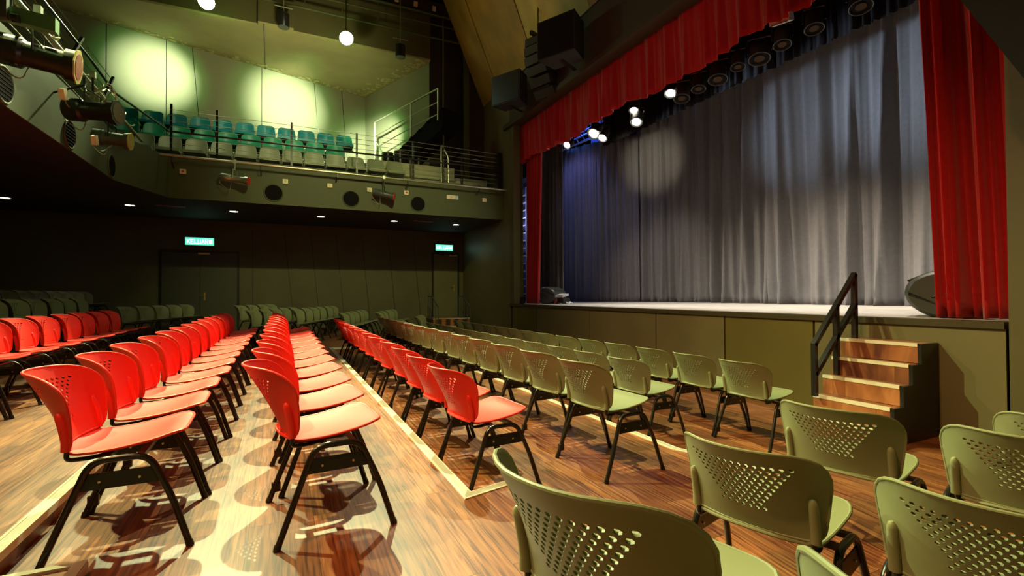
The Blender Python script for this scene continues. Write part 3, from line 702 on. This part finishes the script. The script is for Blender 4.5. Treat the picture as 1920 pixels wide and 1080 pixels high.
# blue-lit truss at stage left
tr = thing('truss', 'blue-lit metal truss above the dark curtain at stage left', 'truss', (0, 0, 0))
A, B = Vector((8.9, 12.2, 6.2)), Vector((8.75, 14.9, 6.2)); h = .35
for dx, dz, nm in ((0, 0, 'chord'), (.35, 0, 'chord'), (0, h, 'chord'), (.35, h, 'chord')):
    m = MB(); m.cyl(A+Vector((dx, 0, dz)), B+Vector((dx, 0, dz)), .03, 10); m.build(nm, 'bluelit_metal', tr, True)
for k in range(8):
    a = A.lerp(B, k/8); b = A.lerp(B, (k+1)/8)
    m = MB(); m.cyl(a+Vector((0, 0, 0 if k % 2 else h)), b+Vector((0, 0, h if k % 2 else 0)), .016, 8); m.cyl(a+Vector((0, 0, 0)), b+Vector((.35, 0, 0)), .016, 8); m.build('brace', 'whitemetal' if k % 3 == 1 else 'bluelit_metal', tr, True)
m = MB(); m.obox((8.8, 13.0, 6.75), (.5, 0, .1), (0, .5, 0), (0, 0, .02)); m.obox((9.4, 12.9, 6.2), (.02, 0, 0), (0, .6, 0), (0, 0, .2)); m.build('back_plate', 'bluelit_metal', tr)
m = MB(); m.cyl((9.0, 12.6, 6.03), (8.72, 14.7, 6.03), .018, 8); m.build('curtain_track', 'whitemetal', tr, True)
# ladder-like shelves at the wing
ld = thing('wall_ladder', 'pale blue ladder rungs seen left of the left red curtain', 'ladder', (7.5, 14.6, SZ))
m = MB(); m.box((.3, -.9, 0), (.34, 1.4, 4.4)); m.build('back_board', mat('blue_board', (.16, .18, .35), .6), ld)
for yy in (.0, .75):
    m = MB(); m.box((-.02, yy, 0), (.03, yy+.04, 3.9)); m.build('rail', 'whitemetal', ld)
for k in range(14):
    m = MB(); m.box((-.02, .04, .25+k*.26), (.03, .75, .29+k*.26)); m.build('rung', 'whitemetal', ld)
# floor monitors
def wedge(loc, rz, lab, s=1.0):
    r = thing('floor_monitor', lab, 'loudspeaker', loc, rz, 'stage monitors')
    prof = rounded([(-.26, 0), (.10, 0), (.30, .14), (.30, .34), (.04, .46), (-.28, .44)], [.10, .10, .11, .13, .14, .16], 7); prof = [(x*s*.92, z*s*1.04) for x, z in prof]
    m = MB(); n = len(prof); w = .34*s
    rings = []
    for yy, k in ((-w, .86), (-w*.92, .96), (-w*.7, 1), (w*.7, 1), (w*.92, .96), (w, .86)):
        rings.append([(x*k, yy, .2*s+(z-.2*s)*k) for x, z in prof])
    vs = [v for R in rings for v in R]; fs = []
    for i in range(len(rings)-1):
        for k in range(n): fs.append((i*n+k, i*n+(k+1) % n, (i+1)*n+(k+1) % n, (i+1)*n+k)[::-1])
    fs += [tuple(range(n)), tuple(range((len(rings)-1)*n, len(rings)*n))[::-1]]
    m.add(vs, fs); m.build('cabinet', 'greycab', r, True)
    m = MB(); q = Vector((.165*s, 0, .398*s)); ax = Vector((-.26, 0, .12)).normalized()*.09*s; nn = Vector((.12, 0, .26)).normalized()*.010
    m.obox(q, ax, (0, w*.8, 0), nn); m.build('grille', 'speakerblk', r)
    m = MB(); m.tube(arc_poly([(-.12*s, w*.86, .24*s), (-.12*s, w*.86+.05, .26*s), (.06*s, w*.86+.05, .20*s), (.06*s, w*.86, .18*s)], .02), .012, 8); m.build('handle', 'black', r, True)
    m = MB(); m.tube(arc_poly([(-.12*s, -w*.86, .24*s), (-.12*s, -w*.86-.06, .26*s), (.06*s, -w*.86-.06, .20*s), (.06*s, -w*.86, .18*s)], .02), .012, 8); m.build('handle', 'black', r, True)
    return r
wedge((6.35, 2.70, SZ), radians(112), 'grey loudspeaker lying on the stage beside the right red curtain', 1.05)
wedge((6.55, 11.25, SZ), radians(-60), 'dark loudspeaker lying behind the left red curtain', .95)
eq = thing('cable_pile', 'heap of grey stage gear and cables by the left loudspeaker', 'equipment', (6.55, 10.75, SZ))
m = MB(); m.obox((0, .05, .22), (.12, .05, .02), (-.03, .16, .0), (0, 0, .03)); m.build('tray', 'whitemetal', eq)
m = MB(); m.obox((0, -.05, .10), (.10, 0, 0), (0, .15, .02), (0, 0, .07)); m.build('case', 'black', eq)
m = MB(); m.cyl((-.1, .2, 0), (-.1, .16, .12), .03, 8); m.build('red_plug', 'redgel', eq)
m = MB(); m.tube([(.0+.08*cos(a), -.32+.06*sin(a*1.3), .03+.02*sin(a*2)) for a in [i*.5 for i in range(26)]], .014, 6); m.build('cable', 'whitemetal', eq, True)
pr = thing('power_box', 'small dark connector box with cables at the foot of the left red curtain', 'box', (5.72, 11.45, SZ))
m = MB(); m.box((-.05, -.12, 0), (.05, .1, .1)); m.box((-.04, -.06, .1), (.04, .08, .18)); m.build('body', 'black', pr)
m = MB(); m.tube([(0, -.1, .01), (-.05, -.3, .01), (0, -.5, .012), (.04, -.8, .01)], .009, 6); m.build('cable', 'whitemetal', pr)

# loudspeakers on the header
def spk(c, sz, rz, tilt, lab):
    r = thing('loudspeaker', lab, 'loudspeaker', c, rz, 'loudspeakers on the header beam'); a, b, h = sz
    m = MB(); m.add([(-a, -b, h), (a, -b*.8, h), (a, b*.8, h), (-a, b, h), (-a, -b, -h), (a, -b*.8, -h), (a, b*.8, -h), (-a, b, -h)], [(0, 1, 2, 3), (7, 6, 5, 4), (0, 4, 5, 1), (1, 5, 6, 2), (2, 6, 7, 3), (3, 7, 4, 0)])
    m.build('cabinet', 'speakerblk', r)
    m = MB(); m.box((-a-.012, -b*.93, -h*.93), (-a, b*.93, h*.93)); m.build('grille', 'black', r)
    m = MB(); m.box((-.03, -.04, -h-.01), (a+.25, .04, -h)); m.build('bracket', 'black', r)
    m = MB(); m.box((-.03, -.04, h), (a+.25, .04, h+.012)); m.build('bracket', 'black', r)
    return r
spk((5.0, 8.15, 6.05), (.26, .42, .38), radians(28), 0, 'largest black box loudspeaker on the beam above the valance')
spk((5.0, 10.55, 5.98), (.22, .42, .36), radians(28), 0, 'black box loudspeaker on the beam farthest from the camera')
la = thing('line_array', 'curved black loudspeaker array hanging between the two box loudspeakers', 'loudspeaker', (5.15, 9.35, 6.1), radians(20), 'loudspeakers on the header beam')
for k in range(6):
    a = -.1+k*.13; z = .52-k*.2; x = -.05+.10*(k-1.2)**2*.22
    m = MB(); m.obox((x, 0, z), (.16*cos(a), 0, .16*sin(a)), (0, .28, 0), (-.092*sin(a), 0, .092*cos(a))); m.build('array_box', 'speakerblk', la)
m = MB(); m.cyl((-.05, 0, .6), (-.05, 0, 3.8), .012, 8); m.build('hanging_cable', 'black', la)
m = MB(); m.box((-.3, -.03, .6), (.3, .03, .68)); m.build('rigging_bar', 'black', la)

# ---------------------------------------------------------------- balcony furnishings
def round_vent(c, nrm, lab, r=.19):
    root = thing('round_vent', lab, 'vent', c, 0, 'round vents in the balcony front'); n = Vector(nrm)
    t = Vector((-n.y, n.x, 0))
    ring = [t*cos(2*pi*k/28)*r+Vector((0, 0, 1))*sin(2*pi*k/28)*r for k in range(28)]
    m = MB(); m.tube(ring, .016, 8, closed=True); m.build('ring', 'fascia', root, True)
    m = MB(); m.tube([n*.004, n*.010], [r, r], 28); m.build('grille', 'velvet', root)
    m = MB()
    for k in range(-3, 4):
        w = math.sqrt(max(0, (r*.9)**2-(k*.045)**2)); m.obox(n*.013+Vector((0, 0, k*.045)), t*w, n*.003, (0, 0, .004))
    m.build('slats', 'velvet', root)
for x, lab in ((-.18, 'round black vent under the silver stage lamp'), (1.49, 'round black vent in the middle of the balcony front'), (3.12, 'round vent with a red glow at the right of the balcony front')):
    round_vent((x, FY-.025, 3.36), (0, -1, 0), lab)
for y, lab in ((6.95, 'round black vent cut off at the left edge of the picture'), (8.72, 'round black vent in the left balcony front below the lamps'), (10.55, 'small dark round vent at the corner of the left balcony front')):
    round_vent((FX+.025, y, 3.31), (1, 0, 0), lab)
for i, (x, z, lab) in enumerate(((-1.89, 3.66, 'socket box at the left end of the balcony front'), (.06, 3.64, 'white socket box right of the silver lamp'), (1.01, 3.63, 'white socket box between the first two round vents'), (1.92, 3.61, 'white socket box beside the red-tinted lamp'),
                              (2.82, 3.62, 'white socket box left of the rightmost vent'), (4.0, 3.60, 'wide white socket box with a blue end'), (4.94, 3.60, 'white socket box nearest the stage wall'))):
    r = thing('socket_box', lab, 'socket box', (x, FY-.02, z), 0, 'socket boxes on the balcony front')
    w = .055 if i != 5 else .12
    m = MB(); m.box((-w, -.04, -.05), (w, 0, .05)); m.build('cover', 'white', r)
    m = MB(); m.cyl((0, -.045, 0), (0, -.04, 0), .025, 12); m.build('socket', 'redgel' if i in (0, 4) else 'cream', r)
    if i == 5: m = MB(); m.box((w+.01, -.04, -.05), (w+.07, 0, .05)); m.build('blue_switch', 'paleblue', r)
# railing with cables along the far balcony front
cr_ = thing('cable_railing', 'black post railing with thin wires along the far balcony front', 'railing', (0, 0, 0))
for x, zt in ((-2.12, 5.1), (-1.29, 5.1), (.19, 5.05), (1.64, 5.0), (3.03, 4.95), (4.35, 4.9)):
    m = MB(); m.box((x-.022, FY+.08, 3.75), (x+.022, FY+.12, zt)); m.build('post', 'black', cr_)
rg = random.Random(2)
for k in range(9):
    z = 4.03+k*.118
    if k == 4: continue
    m = MB(); m.tube([(-2.14, FY+.07, z), (-1.29, FY+.07, z-.004), (.19, FY+.07, z), (1.64, FY+.07, z-.006), (3.03, FY+.07, z-.01), (5.49, FY+.07, z-.05)], .0055, 5); m.build('wire', 'cable', cr_)
m = MB(); m.tube([(FX+.02, 9.6, 4.72), (FX+.02, 10.75, 4.66), (-2.14, FY+.03, 4.50), (5.49, FY+.03, 4.50)], .022, 8); m.build('handrail', 'black', cr_, True)
m = MB(); m.box((5.35, FY-.02, 3.9), (5.48, FY+.15, 4.95)); m.build('end_post', 'black', cr_)
# lighting pipe in front
lp = thing('lighting_pipe', 'long steel lighting pipe along the far balcony front', 'pipe', (0, 0, 0))
m = MB(); m.cyl((-2.45, FY-.28, 3.92), (5.49, FY-.28, 3.87), .026, 12); m.build('pipe', 'steel', lp, True)
for x in (-2.05, -.43, 1.15, 2.8, 4.7):
    m = MB(); m.tube([(x, FY-.28, 3.93), (x, FY-.28, 3.8), (x, FY-.02, 3.72)], .012, 6); m.build('bracket', 'black', lp)
def profile_lamp(loc, dirv, r, L, lab, body, front, pipe_z, name='profile_spotlight', gel='redgel'):
    root = thing(name, lab, 'spotlight', loc, 0, 'spotlights on the balcony pipes'); d = Vector(dirv).normalized()
    a = Vector((0, 0, 0))
    m = MB(); m.tube([a-d*L*.52, a-d*L*.5, a-d*L*.2, a-d*L*.15, a+d*L*.35, a+d*L*.36, a+d*L*.5], [r*.5, r*.95, r*1.0, r*.8, r*.8, r, r*1.02], 18); m.build('housing', body, root, True)
    m = MB(); m.tube([a+d*(L*.5), a+d*(L*.5+.012)], [r*1.15, r*1.15], 8); m.build('colour_frame', gel, root)
    m = MB(); m.tube([a+d*(L*.5+.013), a+d*(L*.5+.016)], [r*.85, r*.85], 18); m.build('lens', front, root)
    s = d.cross(Vector((0, 0, 1))).normalized()*(r+.02)
    m = MB(); m.tube(arc_poly([a+s, a+s+Vector((0, 0, r+.1)), a-s+Vector((0, 0, r+.1)), a-s], .03), .01, 6); m.tube([a+Vector((0, 0, r+.1)), Vector((0, 0, pipe_z-loc[2]))], .014, 6)
    m.build('yoke', body if body == 'steel' else 'black', root, True)
    m = MB(); z = pipe_z-loc[2]; m.box((-.03, -.03, z-.045), (.03, .03, z+.04)); m.build('hook_clamp', 'steel', root)
    m = MB(); m.tube(arc_poly([a-d*L*.45, a-d*L*.6+Vector((0, 0, -.12)), a-d*L*.2+Vector((0, 0, -.3)), a+Vector((-.05, .15, .15))], .1), .007, 6); m.build('cable', 'cable', root)
    return root
profile_lamp((-.92, FY-.28, 3.55), (.93, -.3, -.14), .085, .55, 'silver spotlight with a red front hanging left of the first round vent', 'steel', 'redgel', 3.92)
profile_lamp((2.22, FY-.28, 3.48), (.90, -.3, -.22), .10, .50, 'dark spotlight with an orange-red front hanging right of centre', 'greycab', 'redgel', 3.89)
# left balcony railing, pipe and big lamps
rr = thing('cable_railing', 'wire railing with slanting posts along the left balcony front', 'railing', (0, 0, 0))
for y in (4.9, 6.6, 8.65, 10.1):
    m = MB(); m.obox((FX+.02, y+.27, 4.6), (0, .02, -.005), (.02, 0, 0), (0, .27, .30)); m.build('post', 'black', rr)
for k in range(7):
    z = 3.98+k*.15
    m = MB(); m.tube([(FX-.02, 1.0, z+.25), (FX-.02, 10.6, z)], .006, 5); m.build('wire', 'cable', rr)
m = MB(); m.cyl((FX+.02, -1, 4.8), (FX+.02, 9.6, 4.72), .018, 8); m.build('handrail', 'black', rr, True)
rp = thing('lighting_pipe', 'steel lighting pipe wrapped with cables along the left balcony front', 'pipe', (0, 0, 0))
m = MB(); m.cyl((-2.38, 2.0, 4.02), (-2.38, 11.1, 3.95), .026, 12); m.build('pipe', 'steel', rp, True)
m = MB(); m.tube([(-2.38+.05*cos(i*.9), 2+i*.075, 4.02+.055*sin(i*.9)+.02*sin(i*.31)) for i in range(118)], .012, 6); m.build('cable_wrap', 'cable', rp, True)
m = MB()
for q in range(5): m.tube([(-2.36+.02*q+.10*cos(a), 8.5+.11*q+.10*sin(a), 3.95+.13*sin(a+q)) for a in [i*.5 for i in range(14)]], .009, 5)
m.build('cable_coil', 'cable', rp, True)
for y in (4, 6.3, 8.2, 10.6):
    m = MB(); m.tube([(-2.38, y, 4.0), (-2.38, y, 3.85), (FX+.02, y, 3.7)], .014, 6); m.build('bracket', 'black', rp)
profile_lamp((-2.29, 6.6, 3.53), (1, .1, -.10), .16, .62, 'largest dark spotlight at the upper left with a red front', 'legblack', 'dimgel', 4.02, gel='brass')
profile_lamp((-2.29, 8.2, 3.52), (1, -.25, -.02), .15, .58, 'black round-fronted spotlight below the largest one at upper left', 'legblack', 'darklens', 4.01, gel='black')
profile_lamp((-2.36, 9.3, 3.46), (1, -.1, -.08), .12, .46, 'spotlight with a brass-coloured front, lowest at upper left', 'greycab', 'brass', 4.0, gel='brass')
gh = thing('lamp_hanger', 'green painted steel beam and hanger at the upper left corner', 'bracket', (-2.42, 6.3, 3.80))
m = MB(); m.obox((.12, 0, -.02), (.26, 0, -.03), (0, .05, .0), (0, 0, .07)); m.build('beam', mat('green_paint', (.06, .2, .06), .5), gh)
m = MB(); m.obox((0, -.1, .25), (.05, 0, 0), (0, .03, 0), (0, 0, .35)); m.build('upright', 'greycab', gh)
m = MB(); m.cyl((.08, -.1, -.08), (.13, -.1, -.08), .04, 12); m.build('knob', 'black', gh)
for y, z in ((7.9, 3.6), (9.05, 3.35)):
    r = thing('cable_connector', 'orange-white cable connector hanging left of the black spotlight' if y < 8 else 'pale cable connector hanging below the black spotlight', 'connector', (-2.5, y, z))
    m = MB(); m.obox((0, 0, 0), (.03, 0, 0), (0, .05, .02), (0, -.03, .06)); m.build('plug', 'white', r)
    m = MB(); m.tube(arc_poly([(0, 0, .05), (0, .1, -.1), (0, .35, -.08), (.1, .5, .1)], .1), .008, 6); m.build('cable', 'cable', r)
# balcony seats
def tub_proto(mt):
    t = thing('tub_seat', 'x', 'seat')
    out = dense(rounded([(-.225, .0), (.225, .0), (.20, .40), (-.20, .40)], [.02, .02, .13, .13]))
    sf = lambda s, t_: (s, .10*(t_/.4)-.10*(s/.22)**2, .40+t_)
    gp = [(i*.06, .04+j*.06) for i in range(-3, 4) for j in range(6) if abs(i*.06) < .17 and .04+j*.06 < .36]
    shell(out, [], gp, sf, .01, .008).build('backrest', mt, t, True)
    m = MB(); m.obox((0, -.17, .40), (.215, 0, 0), (0, .2, -.01), (0, 0, .03)); m.build('seat_pan', mt, t)
    m = MB(); m.box((-.25, -.06, .30), (.25, -.01, .36)); m.box((-.02, -.06, 0), (.02, -.02, .3)); m.build('beam', 'black', t)
    m = MB(); m.tube([(.242, -.32, .50), (.242, 0, .53), (.242, .04, .60)], .008, 6); m.build('armrest', 'steel', t)
    register(t); return t
for mt, nm, x0, n, y, z in (('seatolive', 'beige', -3.28, 13, 13.1, 3.86), ('seatgreen', 'green', -3.22, 10, 13.85, 4.34), ('seatblue', 'teal blue', -3.40, 11, 14.6, 4.86)):
    p = None
    for i in range(n):
        rowname = {'beige': 'front', 'green': 'middle', 'teal blue': 'top'}[nm]
        lab = f'{ORD[i]} {nm} tub seat from the left in the {rowname} balcony row'
        if p is None: p = tub_proto(mt); p.location = (x0, y, z); p['label'] = lab; p['group'] = nm+' balcony seats'
        else: dup(p, (x0+i*.5, y, z), 0, lab, nm+' balcony seats')
# upper stair and rails
st = thing('stair', 'black open stair climbing right behind the balcony seats', 'stair', (0, 0, 0))
a, b = Vector((2.80, 14.35, 5.0)), Vector((3.85, 12.4, 6.05))
m = MB(); d = b-a
m.add([a, b, b+Vector((0, 0, -.55)), a+Vector((0, 0, -.5)), a+Vector((.5, .2, 0)), b+Vector((.5, .2, 0)), b+Vector((.5, .2, -.55)), a+Vector((.5, .2, -.5))], [(0, 1, 2, 3), (7, 6, 5, 4), (0, 4, 5, 1), (1, 5, 6, 2), (2, 6, 7, 3), (3, 7, 4, 0)])
m.build('stringer', 'velvet', st)
m = MB()
for k in range(7): p = a.lerp(b, k/7); m.box((p.x, p.y-.15, p.z-.01), (p.x+.5, p.y+.15, p.z+.02))
m.build('treads', 'velvet', st)
sg = thing('stair_railing', 'shiny steel railing of the balcony stair in front of the bright wall', 'railing', (0, 0, 0))
p0, p1, p2 = Vector((2.54, 15.05, 6.30)), Vector((3.26, 13.45, 6.44)), Vector((3.75, 12.45, 6.55))
for i, dz in enumerate((0, -.42, -.80)):
    m = MB(); m.cyl(p0+Vector((0, 0, dz)), p1+Vector((0, 0, dz*.86)), .026 if i == 0 else .014, 10); m.cyl(p1+Vector((0, 0, dz*.86)), p2+Vector((0, 0, dz*.85)), .026 if i == 0 else .014, 10); m.build('rail', 'steel', sg, True)
for p, zb in ((p0, 4.7), (p1, 5.5), (p2, 5.7)):
    m = MB(); m.cyl((p.x, p.y, zb), tuple(p), .022, 10); m.build('post', 'steel', sg, True)
hk = thing('gate_rail', 'bent green steel guard rail at the foot of the balcony stair', 'railing', (2.5, 14.6, 4.34))
m = MB(); m.tube(arc_poly([(0, 0, 0), (0, 0, 1.25), (.14, -.2, .9), (.14, -.2, 0)], .08), .022, 8); m.build('rail', 'steel', hk, True)
hk2 = thing('gate_rail', 'bent steel guard rail above the right of the balcony front', 'railing', (3.93, 12.75, 3.75))
m = MB(); m.tube(arc_poly([(0, 0, 0), (0, 0, 1.42), (.20, 0, 1.08), (.20, 0, 0)], .08), .022, 8); m.build('rail', 'steel', hk2, True)
m = MB(); m.box((2.22, 13.2, 3.75), (4.45, 13.5, 4.66)); tag(m.build('plinth', 'cream'), 'pale plinth wall right of the front balcony seats', 'plinth')
m = MB(); m.box((4.45, 13.05, 3.75), (5.4, 13.19, 4.36)); tag(m.build('plinth', 'cream'), 'low pale ledge at the right end of the balcony', 'plinth')
for i, (x, r, h_) in enumerate(((2.66, .15, .34), (3.0, .16, .42), (3.29, .12, .40), (3.53, .11, .42))):
    root = thing('drum', ['small dark drum beside the guard rail on the balcony', 'biggest dark glossy drum on the balcony platform', 'upright dark drum right of the biggest', 'dark drum nearest the pole on the balcony'][i], 'drum', (x, 13.66, 4.66), 0, 'dark drums on the balcony')
    m = MB(); m.cyl((0, 0, 0), (0, 0, h_), r, 24); m.build('shell', 'black', root, True)
    m = MB(); m.tube([(r*cos(2*pi*k/24), r*sin(2*pi*k/24), h_) for k in range(24)], .012, 6, closed=True); m.build('rim', 'steel', root, True)
m = MB(); m.box((2.4, 13.51, 3.75), (3.68, 13.82, 4.66)); tag(m.build('platform', 'black'), 'black platform carrying the drums on the balcony', 'platform')
# catwalk with white cards
cw = thing('catwalk', 'dark metal catwalk hanging under the ceiling above the balcony', 'catwalk', (0, 0, 0))
for z, y in ((8.25, 13.1), (8.62, 13.1), (8.9, 13.1)):
    m = MB(); m.cyl((-4, y, z), (5.4, y, z), .025 if z < 8.8 else .035, 8); m.build('rail', 'fascia', cw, True)
for k in range(8):
    m = MB(); m.cyl((-1.3+k*.9, 13.1, 8.25), (-1.3+k*.9, 13.1, 8.9), .016, 8); m.build('upright', 'fascia', cw, True)
m = MB(); m.box((-4, 13.15, 8.95), (5.4, 13.3, 9.3)); m.build('kick_board', 'ceil', cw)
for i in range(9):
    x = .2+i*.52
    m = MB(); m.box((x-.05, 13.08, 9.02), (x+.05, 13.14, 9.14)); r = m.build('socket_box', 'white')
    tag(r, f'{ORD[i]} small white socket box from the left along the catwalk', 'socket box', 'socket boxes on the catwalk')
# green floods
for x, z, lab in ((1.42, 7.42, 'glowing green-white floodlight right of centre above the balcony'), (-1.52, 7.57, 'glowing green-white floodlight at the top left above the balcony')):
    r = thing('floodlight', lab, 'floodlight', (x, 12.5, z), 0, 'glowing floodlights above the balcony')
    m = MB(); m.tube([(0, .05, .02), (0, -.02, 0), (0, -.06, -.04)], [.08, .14, .17], 18); m.build('housing', 'black', r, True)
    m = MB(); m.tube([(0, -.065, -.045), (0, -.075, -.055)], [.16, .15], 18); m.build('lens', 'lampg', r)  # lens widened to stand in for the lamp's glare
    m = MB(); m.cyl((0, 0, .05), (0, 0, 1.3), .012, 8); m.build('hanger', 'black', r)
for x, z, lab in ((.02, 7.75, 'unlit dark lamp hanging between the two glowing floodlights'), (2.85, 7.6, 'unlit dark lamp hanging right of the glowing floodlights')):
    r = thing('hanging_lamp', lab, 'stage lamp', (x, 12.9, z), 0, 'unlit lamps above the balcony')
    m = MB(); m.tube([(0, 0, -.2), (0, 0, .12), (0, 0, .18)], [.13, .13, .05], 16); m.build('housing', 'black', r, True)
    m = MB(); m.cyl((0, 0, .18), (0, 0, 10-z), .012, 8); m.cyl((-.2, 0, .3), (.2, 0, .3), .014, 8); m.build('hanger', 'cable', r)
# downlights, soffit vents
for i, x in enumerate((-5.19, -3.10, -1.07, .91, 2.80, 4.60)):
    r = thing('downlight', ['downlight at the left edge under the balcony', 'downlight left of the exit sign under the balcony', 'downlight above the double door under the balcony', 'downlight in the middle of the balcony underside', 'downlight second from the stage wall', 'downlight nearest the stage wall under the balcony'][i], 'downlight', (x, 13.5, 3.10), 0, 'round downlights under the balcony')
    m = MB(); m.tube([(.1*cos(2*pi*k/24), .1*sin(2*pi*k/24), -.003) for k in range(24)], .012, 6, closed=True); m.build('rim', 'cream', r, True)
    m = MB(); m.tube([(0, 0, -.004), (0, 0, -.001)], [.09, .09], 20); m.build('lens', 'down', r)
    spot((x, 13.5, 3.07), (x, 13.5, 0), 9, (1, .85, .55), 130, .8, .08)
for x, lab in ((-2.3, 'narrow slot vent in the balcony underside above the double door'), (3.55, 'narrow slot vent in the balcony underside near the stage wall')):
    m = MB(); m.box((x-.28, 13.2, 3.085), (x+.28, 13.32, 3.10)); tag(m.build('slot_vent', mat('brown_vent', (.3, .14, .07), .5)), lab, 'vent', 'slot vents')
for x, z, lab in ((.0, 0, 0),): pass
# small stairs by the far door
ws = thing('landing', 'low wooden landing with steps before the single door', 'landing', (4.1, 14.2, T['T4']))
m = MB(); m.box((0, 0, 0), (1.2, 1.2, .60)); m.build('platform', 'stepwood', ws)
m = MB(); m.box((0, -.3, 0), (1.2, 0, .38)); m.build('tread', 'stepwood', ws)
m = MB(); m.box((0, -.01, .58), (1.2, .03, .605)); m.box((0, -.31, .36), (1.2, -.27, .385)); m.build('nosing_strip', 'nosing', ws)
for x, lab in ((4.15, 'small grey stair railing left of the single door'), (5.15, 'small grey stair railing right of the single door by the stage wall')):
    g = thing('stair_railing', lab, 'railing', (x, 14.35, T['T4']), 0, 'railings of the small steps')
    m = MB(); m.tube([(0, .55, 1.27), (0, .1, 1.27), (.0, -.55, .95)], .018, 8); m.build('top_rail', 'greycab', g, True)
    for k in range(5):
        y = .5-k*.26; m = MB(); z = 1.27 if y > .1 else 1.27-(.1-y)*.49
        m.cyl((0, y, .6 if y > -.1 else .38 if y > -.4 else 0), (0, y, z), .012, 8); m.build('baluster', 'greycab', g, True)
m = MB(); m.box((-1.28, 13.6, 0), (-1.08, 13.75, .16)); tag(m.build('storage_box', 'paleblue'), 'small pale blue box on the floor beyond the left red row', 'box')
